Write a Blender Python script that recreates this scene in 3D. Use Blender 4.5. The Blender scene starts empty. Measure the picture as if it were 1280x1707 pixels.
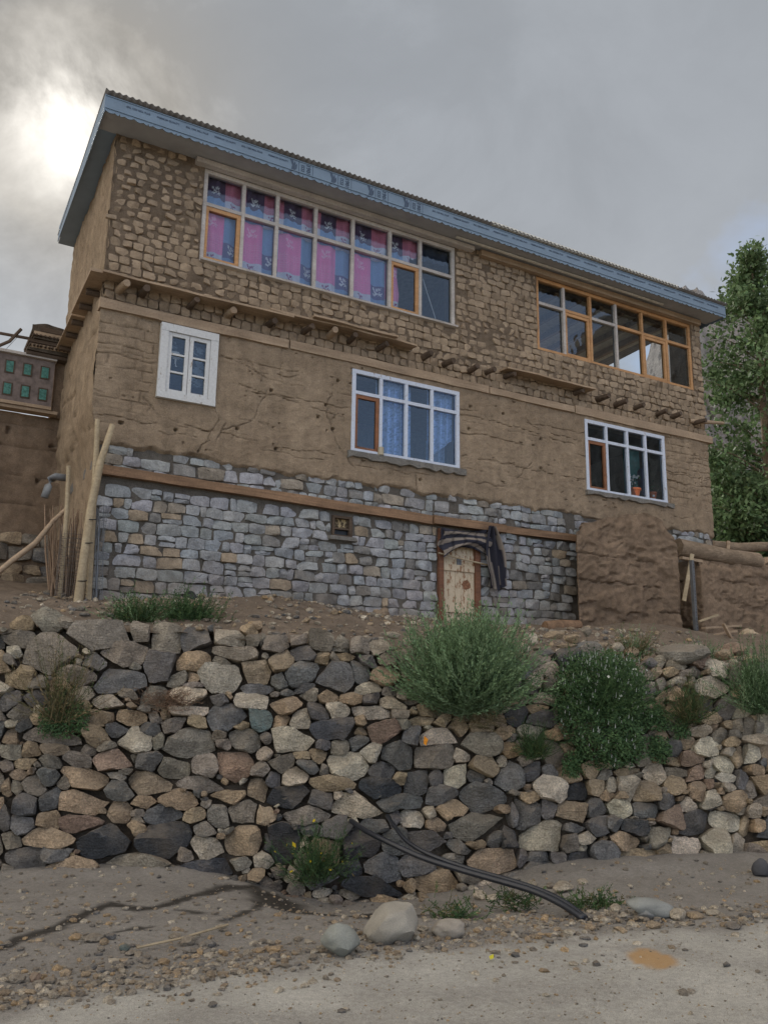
import bpy, math, random
import numpy as np
from mathutils import Vector, Matrix, noise as mnoise

# ------------------------------------------------------------------ camera, sky, sun, exposure
scene = bpy.context.scene
FPX, PITCH, ROLL, YAW = 1396.3, math.radians(12.016), math.radians(-0.8325), math.radians(29.324)
CAM = np.array([0.0, 0.0, 1.6])
_fw = np.array([0, math.cos(PITCH), math.sin(PITCH)]); _rt = np.array([1.0, 0, 0]); _dn = np.cross(_fw, _rt)
_r = math.cos(ROLL)*_rt + math.sin(ROLL)*_dn
_d = -math.sin(ROLL)*_rt + math.cos(ROLL)*_dn
cd = bpy.data.cameras.new('camera'); cam = bpy.data.objects.new('camera', cd); scene.collection.objects.link(cam)
cam.matrix_world = Matrix(((_r[0], -_d[0], -_fw[0], 0), (_r[1], -_d[1], -_fw[1], 0), (_r[2], -_d[2], -_fw[2], CAM[2]), (0, 0, 0, 1)))
cd.sensor_fit = 'VERTICAL'; cd.sensor_height = 36.0; cd.lens = 36.0*FPX/1707.0
cd.clip_start = 0.05; cd.clip_end = 6000
scene.camera = cam
scene.view_settings.view_transform = 'Standard'; scene.view_settings.look = 'None'
scene.view_settings.gamma = 1.0; scene.view_settings.exposure = 1.2

def ray(u, v): return (u-640)/FPX*_r + (v-853.5)/FPX*_d + _fw
SUN = ray(125, 205); SUN = SUN/np.linalg.norm(SUN)
SUN_EL = math.asin(SUN[2]); SUN_AZ = math.atan2(SUN[0], SUN[1])      # clockwise from +Y

world = bpy.data.worlds.new('World'); scene.world = world; world.use_nodes = True
def build_world():
    nt = world.node_tree; nt.nodes.clear(); N = nt.nodes.new; L = nt.links.new
    out = N('ShaderNodeOutputWorld'); bg = N('ShaderNodeBackground'); L(bg.outputs[0], out.inputs[0])
    bg.inputs[1].default_value = 0.12
    sky = N('ShaderNodeTexSky'); sky.sky_type = 'NISHITA'; sky.sun_disc = False
    sky.sun_elevation = SUN_EL; sky.sun_rotation = SUN_AZ; sky.altitude = 3000; sky.dust_density = 1.0
    tc = N('ShaderNodeTexCoord')
    sep = N('ShaderNodeSeparateXYZ'); L(tc.outputs['Generated'], sep.inputs[0])
    def M(op, a, b=None, c=None, clamp=False):
        n = N('ShaderNodeMath'); n.operation = op; n.use_clamp = clamp
        for i, x in enumerate((a, b, c)):
            if x is None: continue
            if isinstance(x, (int, float)): n.inputs[i].default_value = x
            else: L(x, n.inputs[i])
        return n.outputs[0]
    zz = M('ADD', M('MAXIMUM', sep.outputs[2], 0.0), 0.55)
    cx = M('DIVIDE', sep.outputs[0], zz); cy = M('DIVIDE', sep.outputs[1], zz)
    cmb = N('ShaderNodeCombineXYZ'); L(cx, cmb.inputs[0]); L(cy, cmb.inputs[1])
    def noise(scale, detail, rough, off, dist=0.0):
        a = N('ShaderNodeVectorMath'); a.operation = 'ADD'; L(cmb.outputs[0], a.inputs[0]); a.inputs[1].default_value = off
        n = N('ShaderNodeTexNoise'); n.inputs['Scale'].default_value = scale; n.inputs['Detail'].default_value = detail
        n.inputs['Roughness'].default_value = rough; n.inputs['Distortion'].default_value = dist
        L(a.outputs[0], n.inputs['Vector']); return n.outputs['Fac']
    n1 = noise(1.7, 6, 0.55, (3.1, 1.7, 0.3), 0.3)       # big masses
    n2 = noise(5.2, 7, 0.6, (7.7, 2.2, 1.3), 0.4)        # billows
    # sun closeness
    dot = N('ShaderNodeVectorMath'); dot.operation = 'DOT_PRODUCT'; L(tc.outputs['Generated'], dot.inputs[0]); dot.inputs[1].default_value = tuple(SUN)
    d = M('MAXIMUM', dot.outputs['Value'], 0.0)
    glow_w = M('POWER', d, 14.0); glow_m = M('POWER', d, 90.0); glow_n = M('POWER', d, 700.0)
    # cloud brightness: grey sheet, thinner and brighter round the sun, broken by billows
    thin = M('SUBTRACT', M('MULTIPLY_ADD', n2, 0.65, M('MULTIPLY', n1, 0.45)), 0.53)      # about -0.2..0.2
    base = M('MULTIPLY_ADD', thin, 0.5, 1.0)
    rear_boost = N('ShaderNodeMapRange'); rear_boost.interpolation_type = 'SMOOTHSTEP'; L(sep.outputs[1], rear_boost.inputs['Value'])
    rear_boost.inputs['From Min'].default_value = 0.62; rear_boost.inputs['From Max'].default_value = -0.15      # brightness and warmth added to the sky overhead and behind, to light the facade
    br = M('MULTIPLY', M('MULTIPLY', base, 1.38), M('MULTIPLY_ADD', rear_boost.outputs[0], 2.65, 1.0))
    g = M('ADD', M('MULTIPLY', glow_w, 0.30), M('ADD', M('MULTIPLY', glow_m, 0.5), M('MULTIPLY', glow_n, 2.4)))
    g = M('MULTIPLY', g, M('MULTIPLY_ADD', thin, 9.5, 0.70, clamp=False)); g = M('MAXIMUM', g, 0.0)
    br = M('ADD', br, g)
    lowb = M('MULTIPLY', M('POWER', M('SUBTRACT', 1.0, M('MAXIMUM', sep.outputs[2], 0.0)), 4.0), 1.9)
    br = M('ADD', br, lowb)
    tint = N('ShaderNodeMix'); tint.data_type = 'RGBA'; L(M('MULTIPLY', glow_m, 1.6, clamp=True), tint.inputs['Factor'])
    tn = N('ShaderNodeMix'); tn.data_type = 'RGBA'; L(rear_boost.outputs[0], tn.inputs['Factor']); tn.inputs['A'].default_value = (0.925, 0.985, 1.065, 1); tn.inputs['B'].default_value = (1.10, 1.0, 0.87, 1); L(tn.outputs['Result'], tint.inputs['A']); tint.inputs['B'].default_value = (1.05, 1.0, 0.92, 1)
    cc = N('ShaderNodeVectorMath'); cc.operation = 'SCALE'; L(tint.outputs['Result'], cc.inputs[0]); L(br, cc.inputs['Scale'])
    # clear blue gaps, more of them away from the sun
    away = M('MULTIPLY_ADD', dot.outputs['Value'], -0.5, 0.5)
    gap = M('MULTIPLY_ADD', away, 1.25, M('MULTIPLY', M('SUBTRACT', n1, 0.5), 1.6)); gap = M('SUBTRACT', gap, 0.42)
    gap = M('MULTIPLY', gap, 2.4, clamp=True); gap = M('MAXIMUM', gap, M('MULTIPLY', M('MULTIPLY', M('SUBTRACT', n1, 0.56), 7.0, clamp=True), 0.55)); gap = M('MULTIPLY', gap, 0.66)
    sk = N('ShaderNodeVectorMath'); sk.operation = 'SCALE'; L(sky.outputs[0], sk.inputs[0]); sk.inputs['Scale'].default_value = 1.25
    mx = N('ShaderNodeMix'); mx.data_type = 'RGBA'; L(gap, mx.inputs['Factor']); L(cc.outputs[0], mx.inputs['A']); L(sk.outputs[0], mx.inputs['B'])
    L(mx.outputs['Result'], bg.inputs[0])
build_world()

sl = bpy.data.lights.new('sun', 'SUN'); so = bpy.data.objects.new('sun', sl); scene.collection.objects.link(so)
sl.energy = 1.4; sl.angle = math.radians(14); sl.color = (1.0, 0.94, 0.86)
so.rotation_euler = Vector(tuple(SUN)).to_track_quat('Z', 'Y').to_euler(); so.location = (-6, 12, 14)

# ------------------------------------------------------------------ helpers
rng = np.random.default_rng(11); random.seed(11)
COL = scene.collection
ORG = np.array([-3.5924, 10.197, 0.0])                     # house corner on plan
EX = np.array([math.cos(YAW), math.sin(YAW), 0]); EY = np.array([-math.sin(YAW), math.cos(YAW), 0]); EZ = np.array([0, 0, 1.0])
def F(u, v, off=0.0):                                      # picture point -> (x, z) on a plane parallel to the facade
    d = ray(u, v); t = ((ORG+EY*off-CAM)@EY)/(d@EY); q = CAM+d*t-ORG
    return float(q@EX), float(q[2])
def FW(u, v, off=0.0):
    x, z = F(u, v, off); return ORG+EX*x+EY*off+EZ*z
def H(x, y, z): return ORG+EX*x+EY*y+EZ*z
def at_y(u, v, y):                                         # picture point at world depth y
    d = ray(u, v); return CAM+d*(y/d[1])
def on_z(u, v, z=0.0):
    d = ray(u, v); return CAM+d*((z-CAM[2])/d[2])
WA = np.array([-3.35, 7.95]); WB = np.array([3.93, 9.0]); WD = (WB-WA)/np.linalg.norm(WB-WA); WN = np.array([-WD[1], WD[0]])
TB = math.tan(math.radians(10))
def W(u, v):                                               # picture point -> world point on the battered retaining wall face
    d = ray(u, v); A = d[:2]@WN-TB*d[2]; B = (CAM[:2]-WA)@WN-TB*CAM[2]
    return CAM-d*(B/A)
def sm(a, b, x):
    t = np.clip((x-a)/(b-a), 0, 1); return t*t*(3-2*t)

def vnoise(x, y, seed=0):                                  # smooth value noise on arrays
    x = np.asarray(x, float); y = np.asarray(y, float)
    xi = np.floor(x).astype(np.int64); yi = np.floor(y).astype(np.int64); fx = x-xi; fy = y-yi
    fx = fx*fx*(3-2*fx); fy = fy*fy*(3-2*fy)
    def h(a, b):
        n = (a*374761393 + b*668265263 + seed*1274126177) & 0x7fffffff
        n = ((n ^ (n >> 13))*1274126177) & 0x7fffffff
        return ((n ^ (n >> 16)) & 0xffff)/65535.0
    return (h(xi, yi)*(1-fx)+h(xi+1, yi)*fx)*(1-fy)+(h(xi, yi+1)*(1-fx)+h(xi+1, yi+1)*fx)*fy
def fbm(x, y, seed=0, oct=4):
    s = 0; a = 0.5; t = 0
    for i in range(oct):
        s = s+a*vnoise(np.asarray(x)*2**i, np.asarray(y)*2**i, seed+i*17); t += a; a *= 0.5
    return s/t

def meta(o, label=None, cat=None, group=None, kind=None):
    if label: o['label'] = label
    if cat: o['category'] = cat
    if group: o['group'] = group
    if kind: o['kind'] = kind
    return o
def empty(name, loc=(0, 0, 0), rz=0.0, **k):
    o = bpy.data.objects.new(name, None); COL.objects.link(o); o.location = tuple(loc); o.rotation_euler = (0, 0, rz)
    o.empty_display_size = 0.1
    return meta(o, **k)
def mesh(name, V, Fc, mat, parent=None, loc=None, cols=None, smooth=False, sharp=None, **k):
    me = bpy.data.meshes.new(name)
    V = np.asarray(V, dtype=np.float64)
    me.from_pydata(V.tolist(), [], [tuple(int(i) for i in f) for f in Fc])
    if cols is not None:
        a = me.color_attributes.new('Col', 'FLOAT_COLOR', 'POINT')
        c = np.ones((len(V), 4)); c[:, :3] = np.asarray(cols)[..., :3]
        a.data.foreach_set('color', c.ravel())
    if smooth or sharp:
        me.polygons.foreach_set('use_smooth', [True]*len(me.polygons))
        if sharp: me.set_sharp_from_angle(angle=math.radians(sharp))
    me.materials.append(mat); me.update()
    o = bpy.data.objects.new(name, me); COL.objects.link(o)
    if parent is not None: o.parent = parent
    if loc is not None: o.location = tuple(loc)
    return meta(o, **k)
class MB:
    def __init__(s): s.V = []; s.F = []; s.C = []
    def add(s, V, Fc, col=None):
        b = len(s.V); s.V += [tuple(v) for v in V]; s.F += [tuple(i+b for i in f) for f in Fc]
        if col is not None:
            col = np.asarray(col, float); s.C += ([tuple(col)]*len(V) if col.ndim == 1 else [tuple(c) for c in col])
        return s
    def box(s, x0, x1, y0, y1, z0, z1, col=None, jit=0.0):
        V = [(x, y, z) for z in (z0, z1) for y in (y0, y1) for x in (x0, x1)]
        if jit: V = [tuple(c+random.uniform(-jit, jit) for c in v) for v in V]
        return s.add(V, [(0, 2, 3, 1), (4, 5, 7, 6), (0, 1, 5, 4), (2, 6, 7, 3), (0, 4, 6, 2), (1, 3, 7, 5)], col)
    def beam(s, a, b, w, h, up=(0, 0, 1), col=None, taper=1.0):
        a = Vector(a); b = Vector(b); d = (b-a).normalized(); up = Vector(up)
        sx = d.cross(up).normalized(); uz = sx.cross(d).normalized(); V = []
        for p, t in ((a, 1.0), (b, taper)):
            for i, j in ((-1, -1), (1, -1), (1, 1), (-1, 1)): V.append(tuple(p+sx*(i*w*t/2)+uz*(j*h*t/2)))
        return s.add(V, [(0, 1, 2, 3), (7, 6, 5, 4), (0, 4, 5, 1), (1, 5, 6, 2), (2, 6, 7, 3), (3, 7, 4, 0)], col)
    def tube(s, pts, rad, n=8, col=None, caps=True, rough=0.0):
        pts = [Vector(tuple(p)) for p in pts]; rad = rad if hasattr(rad, '__len__') else [rad]*len(pts)
        V = []; ref = Vector((0.13, 0.21, 0.97))
        for i, p in enumerate(pts):
            d = (pts[min(i+1, len(pts)-1)]-pts[max(i-1, 0)]).normalized()
            a = d.cross(ref)
            if a.length < 0.1: a = d.cross(Vector((1, 0, 0)))
            a.normalize(); b = d.cross(a)
            for k in range(n):
                t = 2*math.pi*k/n; r = rad[i]*(1+random.uniform(-rough, rough))
                V.append(tuple(p+a*(math.cos(t)*r)+b*(math.sin(t)*r)))
        Fc = [(i*n+k, i*n+(k+1) % n, (i+1)*n+(k+1) % n, (i+1)*n+k) for i in range(len(pts)-1) for k in range(n)]
        if caps: Fc += [tuple(range(n))[::-1], tuple((len(pts)-1)*n+k for k in range(n))]
        return s.add(V, Fc, col)
    def build(s, name, mat, parent=None, loc=None, smooth=False, sharp=None, **k):
        return mesh(name, s.V, s.F, mat, parent, loc, s.C if len(s.C) == len(s.V) and s.C else None, smooth, sharp, **k)

def angular(P, ncorner, k=20):
    """keep the few strongest corners of a closed outline and run straight edges between them"""
    P = np.asarray(P, float); n = len(P); c = P.mean(0); i0 = int(np.argmax(((P-c)**2).sum(1))); i1 = int(np.argmax(((P-P[i0])**2).sum(1))); keep = sorted({i0, i1})
    while len(keep) < ncorner:
        bd, bi = 0, None
        for a, b in zip(keep, keep[1:]+[keep[0]+n]):
            A, B = P[a], P[b % n]; e = B-A; L = np.hypot(*e)+1e-9
            for q in range(a+1, b):
                d = abs(e[0]*(P[q % n][1]-A[1])-e[1]*(P[q % n][0]-A[0]))/L
                if d > bd: bd, bi = d, q % n
        if bi is None: break
        keep = sorted(set(keep) | {bi})
    K = P[keep]; L = np.hypot(*(np.roll(K, -1, 0)-K).T); out = []; m = len(K); cnt = np.maximum(1, np.round(L/L.sum()*k).astype(int))
    while cnt.sum() > k: cnt[np.argmax(cnt)] -= 1
    while cnt.sum() < k: cnt[np.argmax(L/cnt)] += 1
    for i in range(m):
        A, B = K[i], K[(i+1) % m]
        for q in range(cnt[i]): out.append(A+(B-A)*(q/cnt[i]))
    return np.array(out)
def stone_mesh(poly, depth, back, seed, rings=((1.0, 0.0), (1.0, 0.42), (0.88, 0.8), (0.62, 0.97), (0.3, 1.0)), cuts=3, rough=0.06, tilt=0.0):
    """poly: (k,2) outline round its centre; gives verts (u, w, n) and faces, n out of the wall"""
    r = np.random.default_rng(seed); k = len(poly); size = np.sqrt((poly**2).sum(1)).mean()
    V = []
    for q, (s, n) in enumerate(rings):
        ring = poly*s
        nn = np.full(k, n*depth) if q else np.full(k, -back)
        if q: nn = nn+r.normal(0, rough*depth, k)
        if q > 1: ring = ring+r.normal(0, rough*size*0.5, (k, 2))
        V.append(np.column_stack([ring, nn]))
    V.append(np.array([[0, 0, depth*(1+r.normal(0, rough))]])); V = np.vstack(V)
    for c in range(cuts):
        a = r.uniform(0, 2*math.pi); t = r.uniform(0.15, 0.75); off = r.uniform(0.55, 1.05)*depth
        lim = off-(V[:, 0]*math.cos(a)+V[:, 1]*math.sin(a))*t*depth/size
        V[k:, 2] = np.minimum(V[k:, 2], np.maximum(lim[k:], 0.02*depth)+r.normal(0, 0.012*depth, len(V)-k))
    if tilt:
        ta, tb_ = r.normal(0, tilt, 2); lim = 0.5*depth; V[k:, 2] += np.clip(V[k:, 0]*ta+V[k:, 1]*tb_, -lim, lim)*np.clip(V[k:, 2]/depth, 0, 1)
    Fc = []
    m = len(rings)
    for q in range(m-1):
        for i in range(k):
            j = (i+1) % k; Fc.append((q*k+i, q*k+j, (q+1)*k+j, (q+1)*k+i))
    for i in range(k): Fc.append(((m-1)*k+i, (m-1)*k+(i+1) % k, m*k))
    return V, Fc

# ------------------------------------------------------------------ materials
def nodemat(name, build, rough=0.85, spec=0.25):
    m = bpy.data.materials.new(name); m.use_nodes = True; nt = m.node_tree
    p = nt.nodes['Principled BSDF']; p.inputs['Roughness'].default_value = rough; p.inputs['Specular IOR Level'].default_value = spec
    class T: pass
    t = T(); t.nt = nt; t.p = p; t.N = nt.nodes.new; t.L = nt.links.new
    geo = t.N('ShaderNodeNewGeometry'); t.pos = geo.outputs['Position']; t.nor = geo.outputs['Normal']
    def setin(sock, v):
        if isinstance(v, (int, float)): sock.default_value = v
        elif isinstance(v, tuple): sock.default_value = v if len(v) != 3 or sock.type != 'RGBA' else (*v, 1)
        else: t.L(v, sock)
    def noise(scale, detail=4, rough=0.55, vec=None, dist=0.0, stretch=None):
        n = t.N('ShaderNodeTexNoise'); n.inputs['Scale'].default_value = scale; n.inputs['Detail'].default_value = detail
        n.inputs['Roughness'].default_value = rough; n.inputs['Distortion'].default_value = dist
        v = vec if vec is not None else t.pos
        if stretch:
            mp = t.N('ShaderNodeMapping'); mp.inputs['Scale'].default_value = stretch; t.L(v, mp.inputs['Vector']); v = mp.outputs[0]
        t.L(v, n.inputs['Vector']); return n.outputs['Fac']
    def ramp(x, *stops):
        r = t.N('ShaderNodeValToRGB'); el = r.color_ramp.elements
        while len(el) < len(stops): el.new(0.5)
        for e, (pz, c) in zip(el, stops):
            e.position = pz; e.color = (c, c, c, 1) if isinstance(c, (int, float)) else (*c, 1)
        t.L(x, r.inputs[0]); return r.outputs[0]
    def mix(f, a, b, mode='MIX'):
        n = t.N('ShaderNodeMix'); n.data_type = 'RGBA'; n.blend_type = mode
        setin(n.inputs['Factor'], f); setin(n.inputs['A'], a); setin(n.inputs['B'], b); return n.outputs['Result']
    def math_(op, a, b=0.0, clamp=False):
        n = t.N('ShaderNodeMath'); n.operation = op; n.use_clamp = clamp; setin(n.inputs[0], a); setin(n.inputs[1], b); return n.outputs[0]
    def attr(n='Col'):
        a = t.N('ShaderNodeAttribute'); a.attribute_name = n; return a.outputs['Color']
    def sepc(c):
        s = t.N('ShaderNodeSeparateColor'); t.L(c, s.inputs[0]); return s.outputs
    def bump(h, strength=0.5, dist=0.02):
        b = t.N('ShaderNodeBump'); b.inputs['Strength'].default_value = strength; b.inputs['Distance'].default_value = dist
        t.L(h, b.inputs['Height']); t.L(b.outputs[0], p.inputs['Normal'])
    t.noise, t.ramp, t.mix, t.math, t.attr, t.sepc, t.bump = noise, ramp, mix, math_, attr, sepc, bump
    build(t); return m
def m_stone(t, dust=(0.27, 0.22, 0.165), dustamt=0.8):
    c = t.attr(); n1 = t.noise(7, 5, 0.6); n2 = t.noise(55, 4, 0.65); n3 = t.noise(190, 2, 0.6)
    c = t.mix(1.0, c, t.ramp(n1, (0.25, 0.6), (0.75, 1.45)), 'MULTIPLY')
    c = t.mix(0.8, c, t.ramp(n2, (0.33, 0.6), (0.68, 1.45)), 'MULTIPLY'); nv = t.noise(16, 6, 0.7, dist=1.5, stretch=(0.6, 1.0, 1.8)); c = t.mix(0.7, c, t.ramp(nv, (0.3, 0.6), (0.7, 1.4)), 'MULTIPLY')
    c = t.mix(0.4, c, t.ramp(n3, (0.35, 0.6), (0.65, 1.4)), 'MULTIPLY')
    s = t.N('ShaderNodeSeparateXYZ'); t.L(t.nor, s.inputs[0])
    up = t.math('MULTIPLY', t.ramp(s.outputs[2], (0.3, 0.0), (0.85, 1.0)), t.ramp(t.noise(14, 3), (0.3, 0.2), (0.7, dustamt)))
    lich = t.math('MULTIPLY', t.ramp(t.noise(11, 6, 0.7, dist=0.6), (0.63, 0.0), (0.68, 0.45)), 1.0)
    c = t.mix(t.math('MULTIPLY', t.ramp(t.noise(3.2, 5, 0.6), (0.45, 0.0), (0.75, 0.4)), 1.0), c, (0.27, 0.215, 0.155)); c = t.mix(lich, c, (0.42, 0.37, 0.28)); c = t.mix(up, c, dust)
    t.L(c, t.p.inputs['Base Color'])
    t.bump(t.math('ADD', t.math('MULTIPLY', n2, 0.7), t.math('ADD', t.math('ADD', n1, nv), t.math('MULTIPLY', n3, 0.25))), 1.0, 0.045)
M_STONE = nodemat('dry_stone', m_stone, 0.88)
def m_ashlar(t):
    c = t.attr(); n1 = t.noise(9, 5, 0.6); n2 = t.noise(45, 5, 0.7)
    c = t.mix(1.0, c, t.ramp(n1, (0.25, 0.68), (0.75, 1.32)), 'MULTIPLY')
    c = t.mix(0.6, c, t.ramp(n2, (0.3, 0.6), (0.7, 1.4)), 'MULTIPLY')
    z = t.N('ShaderNodeSeparateXYZ'); t.L(t.pos, z.inputs[0])
    splash = t.math('SUBTRACT', 3.35, z.outputs[2]); splash = t.math('ADD', t.math('MULTIPLY', splash, 1.1), t.math('MULTIPLY', t.math('SUBTRACT', t.noise(2.5, 5), 0.5), 1.6), True)
    c = t.mix(t.math('MULTIPLY', splash, 0.6), c, (0.25, 0.19, 0.135))
    t.L(c, t.p.inputs['Base Color']); t.bump(t.math('ADD', t.math('MULTIPLY', n2, 0.6), n1), 0.9, 0.03)
def m_boulder(t):
    c = t.attr(); n1 = t.noise(6, 4, 0.55); n2 = t.noise(120, 3, 0.6)
    c = t.mix(1.0, c, t.ramp(n1, (0.25, 0.82), (0.75, 1.18)), 'MULTIPLY'); c = t.mix(0.5, c, t.ramp(n2, (0.3, 0.7), (0.7, 1.25)), 'MULTIPLY')
    t.L(c, t.p.inputs['Base Color']); t.bump(t.math('ADD', n1, t.math('MULTIPLY', n2, 0.3)), 0.4, 0.01)
M_BOULDER = nodemat('river_boulder', m_boulder, 0.8)
M_ASHLAR = nodemat('house_stone', m_ashlar, 0.9)
def mud(base, dark, light):
    def b(t):
        n1 = t.noise(0.9, 5, 0.6); n2 = t.noise(6, 6, 0.65); n3 = t.noise(75, 4, 0.75); st = t.noise(5, 4, 0.6, stretch=(1, 1, 0.16)); fib = t.noise(140, 3, 0.6, dist=1.0, stretch=(0.25, 0.25, 1.6))
        c = t.mix(t.ramp(n1, (0.3, 0.0), (0.7, 1.0)), dark, light); c = t.mix(0.55, c, base)
        c = t.mix(0.8, c, t.ramp(n2, (0.25, 0.66), (0.75, 1.3)), 'MULTIPLY'); c = t.mix(0.7, c, t.ramp(n3, (0.3, 0.6), (0.7, 1.35)), 'MULTIPLY')
        c = t.mix(0.5, c, t.ramp(st, (0.3, 0.68), (0.7, 1.25)), 'MULTIPLY'); c = t.mix(0.5, c, t.ramp(fib, (0.35, 0.75), (0.7, 1.35)), 'MULTIPLY')
        spk = t.ramp(t.noise(130, 2, 0.5), (0.7, 0.0), (0.76, 0.5)); c = t.mix(spk, c, (0.48, 0.42, 0.33))
        t.L(c, t.p.inputs['Base Color'])
        t.bump(t.math('ADD', t.math('MULTIPLY', n3, 0.6), t.math('ADD', n2, t.math('MULTIPLY', fib, 0.25))), 1.0, 0.035)
    return b
M_MUD = nodemat('mud_render', mud((0.345, 0.26, 0.178), (0.26, 0.19, 0.127), (0.43, 0.335, 0.238)), 0.95, 0.1)
M_MORTAR = nodemat('mud_mortar', mud((0.205, 0.154, 0.108), (0.17, 0.127, 0.09), (0.24, 0.182, 0.13)), 0.95, 0.1)
M_RUIN = nodemat('wet_mud', mud((0.255, 0.182, 0.124), (0.185, 0.13, 0.088), (0.335, 0.245, 0.17)), 0.95, 0.1)
M_EARTHBACK = nodemat('packed_earth', mud((0.12, 0.096, 0.073), (0.095, 0.075, 0.057), (0.15, 0.12, 0.092)), 0.98, 0.05)
M_JOINT = nodemat('dark_joint', mud((0.155, 0.138, 0.118), (0.12, 0.108, 0.093), (0.195, 0.172, 0.145)), 0.98, 0.05)
M_CEMENT = nodemat('grey_cement', mud((0.24, 0.225, 0.20), (0.2, 0.19, 0.17), (0.28, 0.26, 0.235)), 0.95, 0.1)
def m_brick(t):
    c = t.attr(); n2 = t.noise(12, 5, 0.65); n3 = t.noise(80, 4, 0.7)
    c = t.mix(0.9, c, t.ramp(n2, (0.25, 0.7), (0.75, 1.28)), 'MULTIPLY'); c = t.mix(0.5, c, t.ramp(n3, (0.3, 0.65), (0.7, 1.3)), 'MULTIPLY')
    t.L(c, t.p.inputs['Base Color']); t.bump(t.math('ADD', t.math('MULTIPLY', n3, 0.5), n2), 0.9, 0.02)
M_BRICK = nodemat('mud_brick', m_brick, 0.95, 0.1)
def wood(a, b, scale=1.0, bumps=0.4):
    def f(t):
        tc = t.N('ShaderNodeTexCoord').outputs['Object']
        g = t.noise(9*scale, 6, 0.65, tc, 1.2, (0.12, 1.5, 1.5)); g2 = t.noise(40*scale, 4, 0.6, t.pos, 0.2)
        k = t.noise(3*scale, 2, 0.5, t.pos)
        c = t.mix(t.ramp(g, (0.3, 0.0), (0.7, 1.0)), a, b); c = t.mix(0.5, c, t.ramp(g2, (0.3, 0.65), (0.7, 1.25)), 'MULTIPLY')
        c = t.mix(0.5, c, t.ramp(k, (0.3, 0.7), (0.7, 1.25)), 'MULTIPLY')
        t.L(c, t.p.inputs['Base Color']); t.bump(t.math('ADD', g, t.math('MULTIPLY', g2, 0.4)), bumps, 0.006)
    return f
M_WOODPALE = nodemat('weathered_plank', wood((0.40, 0.30, 0.205), (0.27, 0.19, 0.125)), 0.85)
M_WOODBEAM = nodemat('old_beam', wood((0.31, 0.19, 0.11), (0.14, 0.085, 0.052), 1.0, 0.7), 0.8)
M_WOODDARK = nodemat('smoked_joist', wood((0.12, 0.085, 0.06), (0.06, 0.042, 0.03)), 0.9)
M_PINE = nodemat('new_pine', wood((0.52, 0.29, 0.13), (0.40, 0.205, 0.085)), 0.55, 0.3)
M_REDWOOD = nodemat('red_brown_sash', wood((0.26, 0.115, 0.055), (0.19, 0.08, 0.04)), 0.6)
M_GREYFRAME = nodemat('primed_frame', wood((0.50, 0.46, 0.42), (0.40, 0.36, 0.325)), 0.7)
M_BAMBOO = nodemat('pale_pole', wood((0.42, 0.34, 0.225), (0.30, 0.235, 0.15)), 0.75)
M_BARK = nodemat('barked_log', wood((0.30, 0.225, 0.155), (0.13, 0.095, 0.065), 1.5, 0.9), 0.95)
def chipped(paint, under, thr=0.56):
    def f(t):
        n = t.noise(14, 6, 0.75, stretch=(1.4, 1.4, 0.5)); n2 = t.noise(40, 3)
        k = t.ramp(n, (thr, 0.0), (thr+0.05, 1.0))
        c = t.mix(0.4, paint, t.ramp(n2, (0.3, 0.75), (0.7, 1.15)), 'MULTIPLY'); c = t.mix(k, c, under)
        t.L(c, t.p.inputs['Base Color']); t.bump(t.math('ADD', n2, t.math('MULTIPLY', k, -1.0)), 0.4, 0.004)
    return f
M_WHITEPAINT = nodemat('chipped_white_paint', chipped((0.56, 0.56, 0.55), (0.30, 0.25, 0.2), 0.60), 0.7)
M_BLUEWHITE = nodemat('blue_white_paint', chipped((0.54, 0.58, 0.66), (0.33, 0.27, 0.22), 0.60), 0.65)
M_DOOR = nodemat('worn_cream_door', chipped((0.55, 0.45, 0.32), (0.28, 0.155, 0.085), 0.53), 0.8)
M_DOORFRAME = nodemat('red_brown_frame', wood((0.21, 0.095, 0.055), (0.12, 0.06, 0.038)), 0.8)
def plain(name, col, rough=0.6, spec=0.3, metal=0.0, var=0.25, sc=12):
    def f(t):
        n = t.noise(sc, 5, 0.6); t.L(t.mix(1.0, col, t.ramp(n, (0.25, 1-var), (0.75, 1+var)), 'MULTIPLY'), t.p.inputs['Base Color'])
        t.p.inputs['Metallic'].default_value = metal; t.bump(n, 0.15, 0.004)
    return nodemat(name, f, rough, spec)
M_ROOF = plain('roof_sheet', (0.20, 0.19, 0.185), 0.5, 0.4, 0.3, 0.3, 5)
M_SOFFIT = plain('soffit_sheet', (0.33, 0.33, 0.335), 0.6, 0.3, 0.0, 0.15, 3)
M_FILM = plain('blue_film', (0.155, 0.215, 0.28), 0.4, 0.45, 0.0, 0.12, 4)
M_FILMDARK = plain('film_print', (0.045, 0.07, 0.11), 0.45, 0.4)
M_RIDGE = plain('pale_trim', (0.62, 0.60, 0.53), 0.5, 0.3)
M_INSIDE = plain('room_plaster', (0.16, 0.15, 0.14), 0.95, 0.1)
M_CEIL = plain('pale_ceiling', (0.52, 0.47, 0.36), 0.9, 0.1)
M_TEAL = plain('teal_panel', (0.06, 0.22, 0.21), 0.6)
M_PIPE = plain('grey_plastic_pipe', (0.22, 0.23, 0.24), 0.5)
M_HOSE = plain('black_polythene', (0.018, 0.020, 0.026), 0.32, 0.5, 0.0, 0.2)
M_WIRE = plain('rusty_wire', (0.14, 0.115, 0.095), 0.7, 0.3, 0.4)
M_STEEL = plain('grey_steel', (0.15, 0.155, 0.16), 0.5, 0.4, 0.5)
M_BLACK = plain('black_plastic', (0.015, 0.017, 0.02), 0.4)
M_POT = plain('terracotta_plastic', (0.52, 0.15, 0.06), 0.5)
M_SACK = plain('tan_sacking', (0.42, 0.33, 0.23), 0.9, 0.1)
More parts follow.
